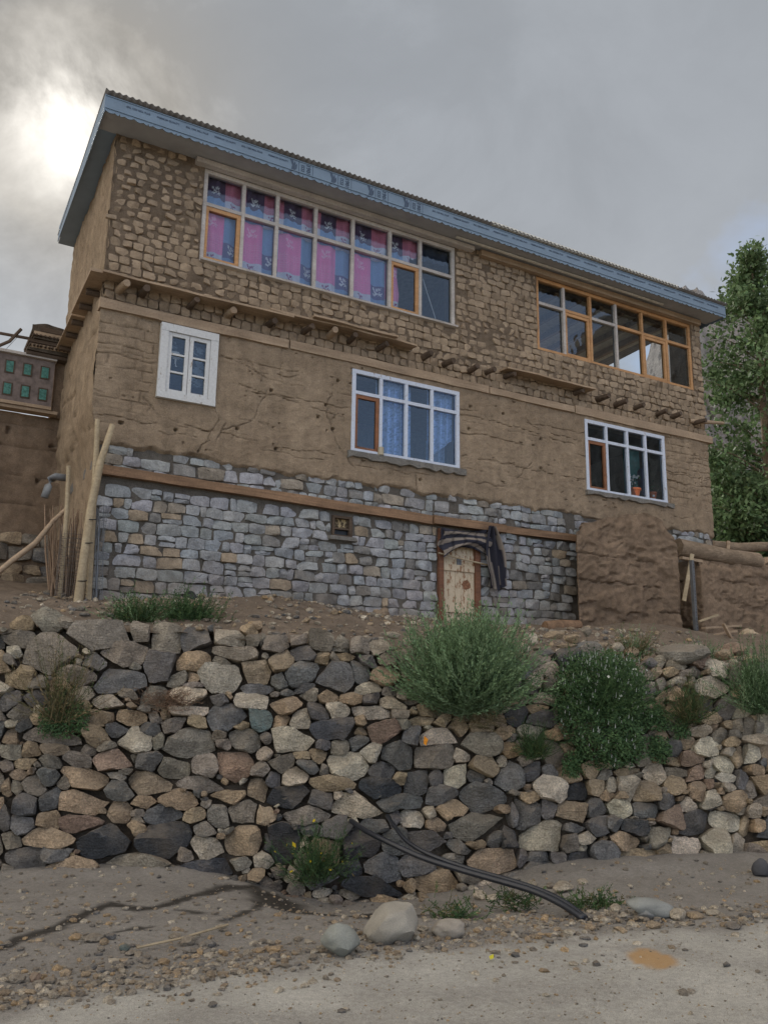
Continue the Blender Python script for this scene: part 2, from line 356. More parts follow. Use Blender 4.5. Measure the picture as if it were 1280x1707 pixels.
M_PLASTIC = plain('white_plastic', (0.62, 0.62, 0.60), 0.5)
def m_vcol(t, amt=0.25):
    n = t.noise(60, 3); t.L(t.mix(1.0, t.attr(), t.ramp(n, (0.3, 1-amt), (0.7, 1+amt)), 'MULTIPLY'), t.p.inputs['Base Color'])
M_CLOTH = nodemat('printed_cloth', lambda t: m_vcol(t, 0.1), 0.9, 0.1)
def m_leaf(t):
    m_vcol(t, 0.3)
    tr = t.N('ShaderNodeBsdfTranslucent'); t.L(t.attr(), tr.inputs[0])
    mx = t.N('ShaderNodeMixShader'); mx.inputs[0].default_value = 0.28; t.L(t.p.outputs[0], mx.inputs[1]); t.L(tr.outputs[0], mx.inputs[2])
    t.L(mx.outputs[0], t.nt.nodes['Material Output'].inputs[0])
M_LEAF = nodemat('leaf', m_leaf, 0.6, 0.2)
def m_glass(t):
    nt = t.nt; tr = t.N('ShaderNodeBsdfTransparent'); tr.inputs[0].default_value = (0.88, 0.92, 0.94, 1)
    gl = t.N('ShaderNodeBsdfGlossy'); gl.inputs['Roughness'].default_value = 0.015; gl.inputs[0].default_value = (0.70, 0.86, 1, 1)  # blue put into the reflection colour so the mirrored sky looks bluer
    fr = t.N('ShaderNodeFresnel'); fr.inputs[0].default_value = 1.72
    b = t.N('ShaderNodeBump'); b.inputs['Strength'].default_value = 0.05; b.inputs['Distance'].default_value = 0.05
    t.L(t.noise(1.6, 2), b.inputs['Height']); t.L(b.outputs[0], gl.inputs['Normal'])
    mx = t.N('ShaderNodeMixShader'); t.L(fr.outputs[0], mx.inputs[0]); t.L(tr.outputs[0], mx.inputs[1]); t.L(gl.outputs[0], mx.inputs[2])
    t.L(mx.outputs[0], nt.nodes['Material Output'].inputs[0])
M_GLASS = nodemat('window_glass', m_glass)
def m_ground(t):
    a = t.sepc(t.attr()); n1 = t.noise(2.2, 6, 0.65); n2 = t.noise(28, 5, 0.7); n3 = t.noise(150, 3, 0.7); n4 = t.noise(420, 2, 0.6)
    c = t.mix(t.ramp(n1, (0.3, 0.0), (0.7, 1.0)), (0.208, 0.19, 0.168), (0.28, 0.26, 0.233))
    c = t.mix(a[0], c, t.mix(t.ramp(t.noise(1.4, 5, 0.6), (0.35, 0.0), (0.65, 1.0)), (0.37, 0.352, 0.312), (0.47, 0.45, 0.40)))
    c = t.mix(0.7, c, t.ramp(n2, (0.3, 0.72), (0.7, 1.25)), 'MULTIPLY'); c = t.mix(0.7, c, t.ramp(n3, (0.3, 0.6), (0.7, 1.4)), 'MULTIPLY')
    c = t.mix(0.6, c, t.ramp(n4, (0.32, 0.5), (0.68, 1.45)), 'MULTIPLY')
    c = t.mix(t.math('MULTIPLY', a[1], 0.9), c, (0.03, 0.026, 0.022)); c = t.mix(a[2], c, t.mix(n2, (0.40, 0.23, 0.09), (0.46, 0.30, 0.15)))
    t.L(c, t.p.inputs['Base Color']); t.L(t.math('SUBTRACT', 0.95, t.math('MULTIPLY', a[1], 0.4)), t.p.inputs['Roughness'])
    t.bump(t.math('ADD', t.math('MULTIPLY', n2, 0.8), t.math('ADD', n3, t.math('MULTIPLY', n4, 0.45))), 0.75, 0.014)
M_GROUND = nodemat('dusty_ground', m_ground, 0.95, 0.15)
M_EARTH = nodemat('terrace_earth', mud((0.20, 0.158, 0.12), (0.155, 0.122, 0.094), (0.25, 0.20, 0.152)), 0.98, 0.08)
def m_rockface(t):
    n1 = t.noise(0.03, 8, 0.65); n2 = t.noise(0.25, 6, 0.7)
    c = t.mix(t.ramp(n1, (0.3, 0.0), (0.7, 1.0)), (0.165, 0.155, 0.155), (0.25, 0.235, 0.225)); c = t.mix(0.8, c, t.ramp(n2, (0.3, 0.6), (0.7, 1.35)), 'MULTIPLY')
    t.L(c, t.p.inputs['Base Color']); t.bump(t.math('ADD', n1, n2), 1.0, 2.5)
M_MOUNT = nodemat('bare_rock', m_rockface, 0.95, 0.1)
# ------------------------------------------------------------------ the house
house = empty('mud_brick_house', ORG, YAW, label='two-storey mud brick house on a grey stone ground floor', cat='house')
XR = 11.36; DEP = 3.3
def grid_axis(a, b, res, marks):
    pts = sorted({a, b, *[m for m in marks if a < m < b]}); out = []
    for p, q in zip(pts[:-1], pts[1:]):
        n = max(1, int(round((q-p)/res))); out += list(np.linspace(p, q, n, endpoint=False))
    return np.array(out+[b])
def relief(name, x0, x1, z0, z1, res, yf, mat, parent, holes=(), reveal=0.34, to3=lambda x, y, z: (x, y, z), top=None, smooth=True, **k):
    xs = grid_axis(x0, x1, res, [h for H_ in holes for h in H_[:2]]); zs = grid_axis(z0, z1, res, [h for H_ in holes for h in H_[2:]])
    X, Z = np.meshgrid(xs, zs, indexing='ij'); Y = yf(X, Z)
    if top is not None:                              # squeeze the sheet under an uneven top line
        T = np.interp(X, top[0], top[1]); Z = z0+(Z-z0)*(T-z0)/(z1-z0); Y = yf(X, Z)
    nx, nz = X.shape; V = np.column_stack([c.ravel() for c in to3(X, Y, Z)]); Fc = []
    xm = (xs[:-1]+xs[1:])/2; zm = (zs[:-1]+zs[1:])/2
    inside = np.zeros((nx-1, nz-1), bool)
    for a, b, c, d in holes: inside |= ((xm > a) & (xm < b))[:, None] & ((zm > c) & (zm < d))[None, :]
    ii, jj = np.nonzero(~inside); idx = ii*nz+jj
    Fc = np.column_stack([idx, idx+nz, idx+nz+1, idx+1]).tolist()
    V = V.tolist()
    for a, b, c, d in holes:                         # reveals
        def yy(x, z): return float(yf(np.array([[x]]), np.array([[z]]))[0, 0])
        for (p, q) in (((a, c), (a, d)), ((a, d), (b, d)), ((b, d), (b, c)), ((b, c), (a, c))):
            i = len(V)
            for (x, z, y) in ((*p, yy(*p)), (*q, yy(*q)), (*q, reveal), (*p, reveal)): V.append(tuple(float(np.asarray(e)) for e in to3(x, y, z)))
            Fc.append((i, i+1, i+2, i+3))
    return mesh(name, V, Fc, mat, parent, smooth=False, sharp=38, **k)
def polyd(X, Z, pts):
    D = np.full(X.shape, 9.0)
    for (a, b), (c, d) in zip(pts[:-1], pts[1:]):
        vx, vz = c-a, d-b; L2 = vx*vx+vz*vz+1e-9; t = np.clip(((X-a)*vx+(Z-b)*vz)/L2, 0, 1)
        D = np.minimum(D, np.hypot(X-a-t*vx, Z-b-t*vz))
    return D
WIN = dict(A=(1.10, 5.42, 7.47, 8.90), B=(7.15, 11.09, 7.47, 8.86), C=(0.655, 1.41, 5.355, 6.365), D=(3.53, 5.47, 5.05, 6.34), E=(8.15, 10.13, 5.06, 6.36),
           V=(3.28, 3.60, 3.75, 4.06), DOOR=(5.09, 5.86, 2.45, 4.06))
CR = [[(358, 680), (365, 700), (350, 725), (330, 755)], [(555, 640), (545, 690), (560, 740), (600, 792)], [(470, 575), (468, 650)],
      [(415, 605), (450, 640), (420, 700), (370, 720)], [(880, 655), (875, 700), (905, 720), (885, 770), (860, 800)], [(905, 720), (968, 735)],
      [(240, 665), (270, 700), (350, 720)], [(600, 755), (603, 805)], [(692, 795), (695, 832)], [(160, 690), (250, 706), (330, 716), (430, 735)],
      [(400, 640), (480, 668), (580, 700)], [(765, 690), (860, 712), (960, 742)], [(430, 745), (520, 752), (580, 762)], [(770, 760), (880, 783), (975, 800)],
      [(380, 700), (360, 740), (345, 775)], [(1110, 760), (1180, 770)], [(1108, 800), (1185, 815)], [(365, 590), (440, 625), (500, 628)]]
CR = [[F(*p) for p in c] for c in CR]
HOLES = [F(*p) for p in [(530, 695), (630, 705), (543, 675), (555, 715), (563, 635), (783, 678), (781, 715), (452, 651), (460, 748), (901, 732), (900, 781), (293, 717), (395, 715), (205, 705), (700, 800), (838, 690)]]
def mudface(X, Z):
    wx = X+0.05*(vnoise(X*9, Z*9, 5)-0.5); wz = Z+0.06*(vnoise(X*6, Z*6, 6)-0.5)
    Y = 0.04*(fbm(X*1.1, Z*1.6, 1)-0.5)+0.022*(fbm(X*4, Z*9, 2)-0.5)+0.014*(fbm(X*16, Z*22, 3)-0.5)+0.035*sm(0.88, 0.97, vnoise(X*23, Z*29, 13))*sm(0.5, 0.75, vnoise(X*3, Z*3, 15))
    for z, s in ((4.86, 0.8), (5.05, 0.6), (5.27, 1.3), (5.47, 0.6), (5.68, 1.3), (5.88, 0.6), (6.08, 1.1)):
        d = np.abs(wz-z-0.02*np.sin(X*0.9+z*3)); m = sm(0.48, 0.62, vnoise(X*2.1, Z*0.2+z*7, 8)); Y += 0.02*s*m*np.exp(-(d/0.0075)**2)
    for c in CR:
        d = polyd(wx+0.03*(vnoise(X*14, Z*14, 9)-0.5), wz, c); Y += 0.024*np.exp(-(d/(0.0045+0.004*vnoise(X*6, Z*6, 16)))**2)*sm(0.15, 0.45, vnoise(X*4, Z*4, 17))
    for hx, hz in HOLES:
        d = np.hypot(X-hx, (Z-hz)*1.2); Y += 0.09*np.exp(-(d/0.024)**4)
    for (a, b) in ((10.16, 11.6), (-0.3, 0.62)):     # brick joints ghosting through the render at both ends
        m = sm(a-0.04, a+0.06, X)*(1-sm(b-0.05, b+0.02, X))*sm(4.9, 5.3, Z)*sm(0.35, 0.6, vnoise(X*2.2, Z*2.2, 12))
        row = np.floor(wz/0.145); fz = wz/0.145-row; fx = (wx+0.11*(row % 2))/0.225; fx = fx-np.floor(fx)
        j = np.maximum(np.exp(-(np.minimum(fz, 1-fz)*0.145/0.010)**2), np.exp(-(np.minimum(fx, 1-fx)*0.225/0.011)**2)); Y += 0.022*m*j
    # render thins out to nothing over the stones below
    Y += 0.10*(1-sm(4.545, 4.63, Z+0.16*(fbm(X*2.3, X*0+3.3, 21)-0.5)+0.05*(vnoise(X*11, Z*11, 4)-0.5)))
    return Y-0.015+0.0*X
lx = lambda z: -0.15+0.13*(1-sm(4.4, 5.2, z))            # left corner leans out higher up
def front3(X, Y, Z): return (X+np.where(X < 0.3, (lx(Z))*(0.3-X)/0.3, 0.0) if hasattr(X, 'shape') else X, Y, Z)
wall_low = relief('ground_floor_wall', 0.0, XR, 2.2, 4.62, 0.08, lambda X, Z: 0.045+0.025*(fbm(X*4, Z*4, 31)-0.5), M_JOINT, house, [WIN['V'], WIN['DOOR']], to3=front3)
wall_mid = relief('rendered_mud_wall', 0.0, XR, 4.42, 6.56, 0.0145, mudface, M_MUD, house, [WIN['C'], WIN['D'], WIN['E']], to3=front3)
def mortarface(X, Z):
    deep = 1-sm(6.82, 6.95, Z+0.05*(vnoise(X*3, Z*3, 14)-0.5)); deep = np.maximum(deep, 0.6*sm(9.3, 10.6, X)*(1-sm(7.2, 7.5, Z)))
    return 0.026*(fbm(X*5, Z*6, 41)-0.5)+0.024*(vnoise(X*17, Z*17, 43)-0.5)+0.032*deep+0.010*(1-deep)
wall_up = relief('upper_brick_wall', 0.0, XR, 6.55, 9.02, 0.03, mortarface, M_MORTAR, house, [WIN['A'], WIN['B']], to3=front3)
# left side wall, its lifts leaning with the rammed earth
def side3(Y_, D, Z): return (-0.14+0.13*(1-sm(4.4, 5.2, Z))+D, Y_, Z)
def sideface(Yy, Z):
    R = 0.06*(fbm(Yy*2, Z*2, 51)-0.5)+0.05*(fbm(Yy*7, Z*7, 52)-0.5)
    for z in (4.9, 5.35, 5.8, 6.2): R += 0.03*np.exp(-((Z-z-0.05*np.sin(Yy*3+z)+0.03*(vnoise(Yy*5, Z*5, 55)-0.5))/0.016)**2)*sm(0.3, 0.6, vnoise(Yy*2, Z+z, 56))
    row = np.floor(Z/0.135); fz = Z/0.135-row; fy = (Yy+0.1*(row % 2))/0.24; fy -= np.floor(fy)
    R += sm(6.5, 6.6, Z)*0.025*np.maximum(np.exp(-(np.minimum(fz, 1-fz)*0.135/0.012)**2), np.exp(-(np.minimum(fy, 1-fy)*0.24/0.012)**2))
    return R
side = relief('side_wall', 0.0, DEP, 2.2, 9.02, 0.045, sideface, M_MUD, house, to3=side3)
b = MB(); b.box(XR-0.34, XR-0.02, 0.06, DEP, 2.2, 7.4); b.box(XR-0.34, XR-0.02, 0.06, 0.5, 7.4, 9.0); b.box(XR-0.34, XR-0.02, DEP-0.3, DEP-0.003, 7.4, 9.0)
b.build('right_wall', M_MUD, house)
# back wall with a window opening behind the new room, floors and ceilings
b = MB(); b.box(-0.10, XR, DEP-0.3, DEP, 2.2, 7.62); b.box(-0.10, 8.4, DEP-0.302, DEP-0.002, 7.62, 8.98); b.box(8.4, XR, DEP-0.301, DEP-0.001, 8.62, 8.98)
b.build('back_wall', M_MUD, house)
b = MB(); b.box(9.75, 9.83, DEP-0.28, DEP-0.2, 7.62, 8.62); b.box(8.4, 11.0, DEP-0.28, DEP-0.2, 8.02, 8.08); b.box(8.4, 8.5, DEP-0.28, DEP-0.2, 7.62, 8.62)
b.build('back_window_frame', M_PINE, house)
b = MB(); b.box(0.0, XR-0.35, 0.36, DEP-0.31, 4.36, 4.5); b.box(0.0, XR-0.35, 0.36, DEP-0.31, 6.6, 6.8); b.build('floor_slab', M_INSIDE, house)
b = MB(); b.box(0.0, XR-0.35, 0.36, DEP-0.31, 8.92, 8.97); b.build('ceiling', M_CEIL, house)
b = MB()
for x in (2.2, 5.9): b.box(x, x+0.2, 0.36, DEP-0.31, 6.8, 8.915)
for x in (2.3, 6.8): b.box(x, x+0.2, 0.36, DEP-0.31, 4.5, 6.595)
b.box(4.6, 4.75, 0.36, DEP-0.31, 2.3, 4.35); b.build('partition', M_INSIDE, house)
b = MB()
for x in np.arange(7.3, 11.0, 0.55): b.box(x, x+0.09, 0.3, DEP-0.31, 8.80, 8.915)
b.build('ceiling_joists', M_WOODPALE, house)

# coursed stones of the ground floor and the brickwork above: each a mesh of its own, the 300 largest as parts
SQ = np.linspace(0, 2*math.pi, 19)[:-1]
def block_outline(q, e, jit, r):
    """rounded outline of a quad q (4 corners, ccw) as (k,2)"""
    c = np.cos(SQ); s = np.sin(SQ)
    m = np.maximum(np.abs(c), np.abs(s)); sx = np.sign(c)*np.abs(c/m)**e; sy = np.sign(s)*np.abs(s/m)**e
    cor = np.minimum(np.abs(sx), np.abs(sy)); k = 1-0.07*cor**3; sx = sx*k; sy = sy*k
    a = (1+sx)/2; bq = (1+sy)/2; q = np.asarray(q, float)
    P = ((1-a)*(1-bq))[:, None]*q[0]+(a*(1-bq))[:, None]*q[1]+(a*bq)[:, None]*q[2]+((1-a)*bq)[:, None]*q[3]
    ctr = P.mean(0); size = np.sqrt(((P-ctr)**2).sum(1)).mean()
    f = 1+jit*np.convolve(np.tile(r.normal(0, 1, len(SQ)), 3), [0.25, 0.5, 0.25], 'same')[len(SQ):2*len(SQ)]
    return ctr, (P-ctr)*f[:, None]
def place_blocks(items, name, rest, mat, parent, cap=300):
    """items: (ctr(2), poly, depth, back, y0, colour, seed, kw)"""
    area = [abs(np.cross(it[1], np.roll(it[1], -1, 0)).sum())/2 if False else float(np.abs(it[1][:, 0]*np.roll(it[1][:, 1], -1)-it[1][:, 1]*np.roll(it[1][:, 0], -1)).sum()) for it in items]
    order = np.argsort(area)[::-1]; big = set(order[:cap].tolist()); mb = MB()
    for i, (ctr, poly, dep, back, y0, col, seed, kw) in enumerate(items):
        V, Fc = stone_mesh(poly, dep, back, seed, **kw); V3 = np.column_stack([V[:, 0], -V[:, 2], V[:, 1]])
        if i in big: mesh(name, V3, Fc, mat, parent, (ctr[0], y0, ctr[1]), np.tile(col, (len(V3), 1)), sharp=42)
        else: mb.add(V3+np.array([ctr[0], y0, ctr[1]]), Fc, col)
    if mb.V: mb.build(rest, mat, parent, sharp=42, kind='stuff')
tan_px = [(202, 842), (250, 848), (238, 855), (285, 850), (217, 862), (225, 895), (178, 897), (282, 930), (385, 920), (645, 1000), (610, 880), (470, 975), (250, 920), (585, 935), (560, 955), (720, 885), (190, 960), (215, 963), (240, 970), (300, 870), (640, 1010), (930, 920), (940, 945)]
tan_xy = np.array([F(*p) for p in tan_px])
def row_stones():
    r = np.random.default_rng(5); items = []
    edges = [2.22, 2.42, 2.60, 2.77, 2.92, 3.07, 3.225, 3.37, 3.525, 3.67, 3.81, 3.95, 4.10]
    bands = list(zip(edges[:-1], edges[1:]))+[(4.245, 4.34), (4.345, 4.50), (4.50, 4.61)]
    for bi, (za, zb) in enumerate(bands):
        x = r.uniform(0, 0.15)-0.02; hh = zb-za; sd = 61+bi
        wob = lambda xx, e: 0.045*(vnoise(xx*1.7, e*9.0, 77)-0.5)+0.022*(vnoise(xx*5, e*5.0, 78)-0.5)
        while x < XR-0.02:
            w = r.uniform(1.0, 2.35)*hh if bi < 12 else r.uniform(0.9, 2.6)*max(hh, 0.11)
            if r.random() < 0.14: w *= 0.5
            x1 = min(x+w, XR)
            if XR-x1 < 0.1: x1 = XR
            skip = any(x1 > a-0.02 and x < b_+0.02 and zb > c+0.03 and za < d-0.03 for a, b_, c, d in (WIN['V'], WIN['DOOR']))
            xa, xb = x, x1
            if skip:                                     # trim against the opening
                a, b_, c, d = WIN['V'] if x1 < 4.4 else WIN['DOOR']
                if x < a-0.09: xb = a-0.02; skip = False
                elif x1 > b_+0.09: xa = b_+0.02; skip = False
            if bi >= 12 and r.random() < 0.05: skip = True
            if bi == 14 and r.random() < 0.25: skip = True
            if not skip and not (7.75 < xa and xb < 10.05 and za < 4.0):
                g = 0.0035; sl = r.normal(0, 0.010, 4)
                za0, za1, zb0, zb1 = za+wob(xa, za), za+wob(xb, za), zb+wob(xa, zb), zb+wob(xb, zb)
                q = [(xa+g+sl[0], za0+g), (xb-g+sl[1], za1+g), (xb-g+sl[2], zb1-g), (xa+g+sl[3], zb0-g)]
                parts = [q]
                if bi < 12 and hh > 0.13 and r.random() < 0.07:      # two thin stones in one course
                    m0 = (q[0][0], (q[0][1]*0.55+q[3][1]*0.45)); m1 = (q[1][0], (q[1][1]*0.55+q[2][1]*0.45))
                    parts = [[q[0], q[1], (m1[0], m1[1]-g), (m0[0], m0[1]-g)], [(m0[0], m0[1]+g), (m1[0], m1[1]+g), q[2], q[3]]]
                for qq in parts:
                    ctr, poly = block_outline(qq, 0.9, 0.04, r); poly = angular(poly, int(r.integers(7, 12)), 18)
                    base = np.array([0.31, 0.318, 0.32])*r.uniform(0.84, 1.13)*np.array([r.uniform(0.96, 1.06), 1, r.uniform(0.95, 1.05)])
                    if r.random() < 0.07: base = np.array([0.27, 0.232, 0.185])*r.uniform(0.8, 1.15)
                    if r.random() < 0.13: base = np.array([0.215, 0.205, 0.19])*r.uniform(0.8, 1.15)
                    if np.hypot(*(tan_xy-ctr).T).min() < 0.085: base = np.array([0.34, 0.268, 0.19])*r.uniform(0.8, 1.15)
                    items.append((ctr, poly, r.uniform(0.055, 0.08), 0.03, 0.055, base, int(r.integers(1e9)), dict(rings=((1.0, 0.0), (1.0, 0.55), (0.94, 0.86), (0.66, 0.98), (0.3, 1.0)), cuts=3, rough=0.09, tilt=0.10)))
            x = x1
    return items
place_blocks(row_stones(), 'stone', 'small_stones', M_ASHLAR, wall_low)
def brick_items():
    r = np.random.default_rng(8); items = []; z = 6.57; row = 0
    sky_hazy = 0
    while z < 8.93:
        hh = 0.135 if row < 3 else r.uniform(0.112, 0.124); x = r.uniform(-0.2, -0.02) if row % 2 else -0.12
        while x < XR-0.05:
            w = r.uniform(0.135, 0.16) if row < 3 else r.uniform(0.14, 0.19)
            if row >= 7 and x > 5.2: w = r.uniform(0.13, 0.2)
            x0, x1 = x, min(x+w, XR)
            x = x+w
            zc = z+hh/2; xc = (x0+x1)/2
            wz = 0.022*(vnoise(np.array(xc*1.3), np.array(zc*4.0), 91)-0.5)
            inw = False
            for kx in 'AB':
                a, b_, c, d = WIN[kx]
                if x1 > a-0.005 and x0 < b_+0.005 and z+hh > c-0.01+0.02 and z < d:
                    inw = True
                    if x0 < a-0.07: x1 = a-0.005; inw = False
                    elif x1 > b_+0.07: x0 = b_+0.005; inw = False
                    elif z < c-0.06: inw = False
            if inw or x1-x0 < 0.05: continue
            smear = 0.0 if row < 3 else 0.7*float(sm(0.55, 0.8, vnoise(np.array(xc*0.9), np.array(zc*1.6), 93)))
            if xc < 1.1 and zc > 7.6: smear = max(smear, 0.45)
            if xc > 8.6 and zc < 7.45 and row >= 3: smear *= 0.4
            if xc > 11.08: smear *= 0.5
            if r.random() < 0.015+0.22*smear and row >= 3: continue
            g = 0.006 if row < 3 else r.uniform(0.005, 0.008)+0.010*smear
            j = 0.005 if row < 3 else 0.006+0.014*smear
            jj = r.normal(0, j, (4, 2)); zt = min(z+hh, 7.47-0.0 if z < 7.4 and z+hh > 7.47 and ((1.1 < xc < 5.4) or (7.15 < xc < 11.1)) else 99)
            q = np.array([(x0+g, z+g+wz), (x1-g, z+g+wz), (x1-g, zt-g+wz*(zt == z+hh)), (x0+g, zt-g+wz*(zt == z+hh))])+jj
            ctr, poly = block_outline(q, 0.9, 0.025 if row < 3 else 0.03+0.13*smear, r)
            if smear > 0.3: poly = poly*r.uniform(0.72, 1.0)
            col = (np.array([0.312, 0.237, 0.164]) if row >= 3 else np.array([0.30, 0.226, 0.155]))*r.uniform(0.82, 1.18)
            dep = r.uniform(0.045, 0.06) if row < 3 else r.uniform(0.036, 0.05)
            items.append((ctr, poly, dep, 0.02, 0.038 if row < 3 else 0.022, col, int(r.integers(1e9)), dict(rings=((1.0, 0.0), (1.0, 0.72), (0.90, 0.98), (0.5, 1.0)), cuts=2, tilt=0.12, rough=0.05)))
        z += hh; row += 1
    return items
place_blocks(brick_items(), 'mud_brick', 'small_mud_bricks', M_BRICK, wall_up)

# timber lacing: planks let into the wall at two levels
def plank(x0, x1, z0a, z1a, z0b, z1b, y0, y1, mat, name='timber_plank'):
    n = max(2, int((x1-x0)/0.35)); V = []; Fc = []
    for i in range(n+1):
        t = i/n; x = x0+(x1-x0)*t; a = z0a+(z0b-z0a)*t+random.uniform(-.006, .006); c = z1a+(z1b-z1a)*t+random.uniform(-.006, .006); dy = random.uniform(-.004, .004)
        V += [(x, y0+dy, a), (x, y0+dy, c), (x, y1, c), (x, y1, a)]
    for i in range(n):
        o = i*4
        for k in range(4): Fc.append((o+k, o+4+k, o+4+(k+1) % 4, o+(k+1) % 4))
    Fc += [(3, 2, 1, 0), tuple(n*4+k for k in range(4))]
    return mesh(name, V, Fc, mat, house)
for a in ((-0.17, 0.62, 6.41, 6.55, 6.42, 6.53), (0.60, 2.47, 6.405, 6.53, 6.425, 6.55)): plank(*a, -0.055, 0.10, M_WOODPALE)
plank(2.50, 6.05, 6.43, 6.56, 6.42, 6.55, -0.045, 0.10, M_WOODPALE); plank(6.07, 7.9, 6.43, 6.54, 6.425, 6.535, -0.05, 0.1, M_WOODPALE); plank(7.93, 11.46, 6.42, 6.57, 6.42, 6.56, -0.05, 0.1, M_WOODPALE)
plank(-0.03, 4.95, 4.215, 4.325, 4.105, 4.24, -0.05, 0.16, M_WOODBEAM, 'lintel_beam'); plank(4.97, 6.35, 4.108, 4.235, 4.112, 4.232, -0.075, 0.14, M_WOODBEAM, 'lintel_beam'); plank(6.33, 8.0, 4.11, 4.225, 4.12, 4.235, -0.045, 0.14, M_WOODBEAM, 'lintel_beam')
# ledge boards over the joist ends
for (x0, x1, y0, z) in ((-0.2, 2.45, -0.26, 6.80), (2.1, 4.55, -0.24, 6.855), (2.75, 4.15, -0.31, 6.88), (6.3, 8.25, -0.24, 6.855)):
    n = 6; V = []; Fc = []
    for i in range(n+1):
        x = x0+(x1-x0)*i/n; dz = random.uniform(-.008, .008); yy = y0+random.uniform(-.015, .015)
        V += [(x, yy, z+dz), (x, yy, z+0.028+dz), (x, 0.03, z+0.05+dz), (x, 0.03, z+0.02+dz)]
    for i in range(n): Fc += [(i*4+k, i*4+4+k, i*4+4+(k+1) % 4, i*4+(k+1) % 4) for k in range(4)]
    Fc += [(3, 2, 1, 0), tuple(n*4+k for k in range(4))]
    mesh('ledge_board', V, Fc, M_WOODPALE, house)
for i, (x, z) in enumerate([(0.05, 6.72), (0.35, 6.73), (1.0, 6.72), (1.55, 6.73), (2.17, 6.73), (2.72, 6.75), (3.14, 6.78), (3.48, 6.77), (3.96, 6.76), (4.79, 6.80), (5.18, 6.75), (5.68, 6.74), (6.0, 6.78), (6.41, 6.80), (7.95, 6.80), (8.5, 6.79), (8.93, 6.77), (9.43, 6.79), (10.0, 6.78), (10.41, 6.80), (10.98, 6.77)]):
    L = (0.27, 0.25, 0.24, 0.22, 0.2)[i % 5]; sx = random.uniform(-0.03, 0.07); r0 = random.uniform(0.042, 0.056)
    MB().tube([(x, 0.15, z), (x+sx*0.5, -0.1, z+0.005), (x+sx, -L, z+random.uniform(-.01, .02))], [r0*1.1, r0, r0*0.9], 9, rough=0.12).build('joist', M_WOODDARK if i > 8 or i % 3 else M_WOODPALE, house, sharp=50)
MB().tube([(10.9, 0.0, 6.80), (11.25, -0.14, 6.80), (11.62, -0.2, 6.83)], [0.04, 0.036, 0.03], 8, rough=0.1).build('joist', M_WOODPALE, house, sharp=50)
MB().box(-0.34, -0.13, -0.22, 1.25, 6.80, 6.832, jit=.006).build('ledge_board', M_WOODPALE, house); MB().box(-0.33, -0.13, 1.28, 2.8, 6.785, 6.82, jit=.008).build('ledge_board', M_WOODPALE, house)
for y in (0.3, 0.8, 1.4, 1.9, 2.5): MB().tube([(0.0, y, 6.74), (-0.30, y+.02, 6.745)], 0.042, 8, rough=.1).build('joist', M_WOODDARK, house)

# ------------------------------------------------------------------ windows
def window(name, k, xs, zt, fm, mm, fw=0.06, dp=0.07, y=0.0, sashes=(), mats=None, label=None, split=None, sill=True):
    x0, x1, z0, z1 = WIN[k]; b = MB()
    b.box(x0, x1, y, y+dp, z1-fw, z1); b.box(x0, x1, y, y+dp, z0, z0+fw*0.8); b.box(x0, x0+fw, y+0.002, y+dp-0.002, z0+fw*0.8, z1-fw); b.box(x1-fw, x1, y+0.002, y+dp-0.002, z0+fw*0.8, z1-fw)
    w = b.build(name, fm, house)
    if label: w['label'] = label
    xs = [x0+fw]+list(xs)+[x1-fw]; hw = fw*0.42
    for i, x in enumerate(xs[1:-1]): MB().box(x-hw, x+hw, y+0.003, y+dp-0.003, z0+fw*0.8, z1-fw).build('mullion', (mats or {}).get(i, mm), w)
    for i, (a, c) in enumerate(zip(xs[:-1], xs[1:])):
        xa = a+(hw if i else 0); xb = c-(hw if i < len(xs)-2 else 0); lo = z0+fw*0.8; hi = z1-fw
        MB().box(xa, xb, y+0.004, y+dp-0.004, zt-hw, zt+hw).build('transom', (mats or {}).get('t%d' % i, mm), w)
        pane(w, xa, xb, zt+hw, hi, y+dp*0.55)
        if i in sashes:
            s = 0.055; b = MB(); t = sashes[i]
            b.box(xa+.004, xa+.004+s*0.7, y+.012, y+dp-.01, lo+.004, zt-hw-.004); b.box(xb-s-.004, xb-.004, y+.012, y+dp-.01, lo+.004, zt-hw-.004)
            b.box(xa+.004+s*0.7, xb-s-.004, y+.013, y+dp-.011, zt-hw-.004-s, zt-hw-.004); b.box(xa+.004+s*0.7, xb-s-.004, y+.013, y+dp-.011, lo+.004, lo+.004+s*0.6)
            b.build('sash', t, w); pane(w, xa+.004+s*0.7, xb-s-.004, lo+.004+s*0.6, zt-hw-.004-s, y+dp*0.5)
        else: pane(w, xa, xb, lo, zt-hw, y+dp*0.55)
    return w
def pane(w, a, b_, c, d, y):
    tl = random.uniform(-.004, .004)
    MB().add([(a-.003, y, c-.003), (b_+.003, y+tl, c-.003), (b_+.003, y+tl*1.5, d+.003), (a-.003, y-tl*0.5, d+.003)], [(0, 1, 2, 3)]).build('pane', M_GLASS, w)
wA = window('window', 'A', [1.71, 2.24, 2.87, 3.51, 4.18, 4.75], 8.36, M_GREYFRAME, M_GREYFRAME, 0.062, 0.09, 0.02, {0: M_PINE, 5: M_PINE})
wB = window('window', 'B', [7.80, 8.44, 9.08, 9.76, 10.41], 8.37, M_PINE, M_PINE, 0.062, 0.09, 0.02, {1: M_PINE, 4: M_PINE}, {0: M_GREYFRAME, 2: M_GREYFRAME, 't0': M_GREYFRAME, 't2': M_GREYFRAME})
wD = window('window', 'D', [4.03, 4.48, 4.95], 5.98, M_BLUEWHITE, M_BLUEWHITE, 0.062, 0.08, -0.03, {0: M_REDWOOD})
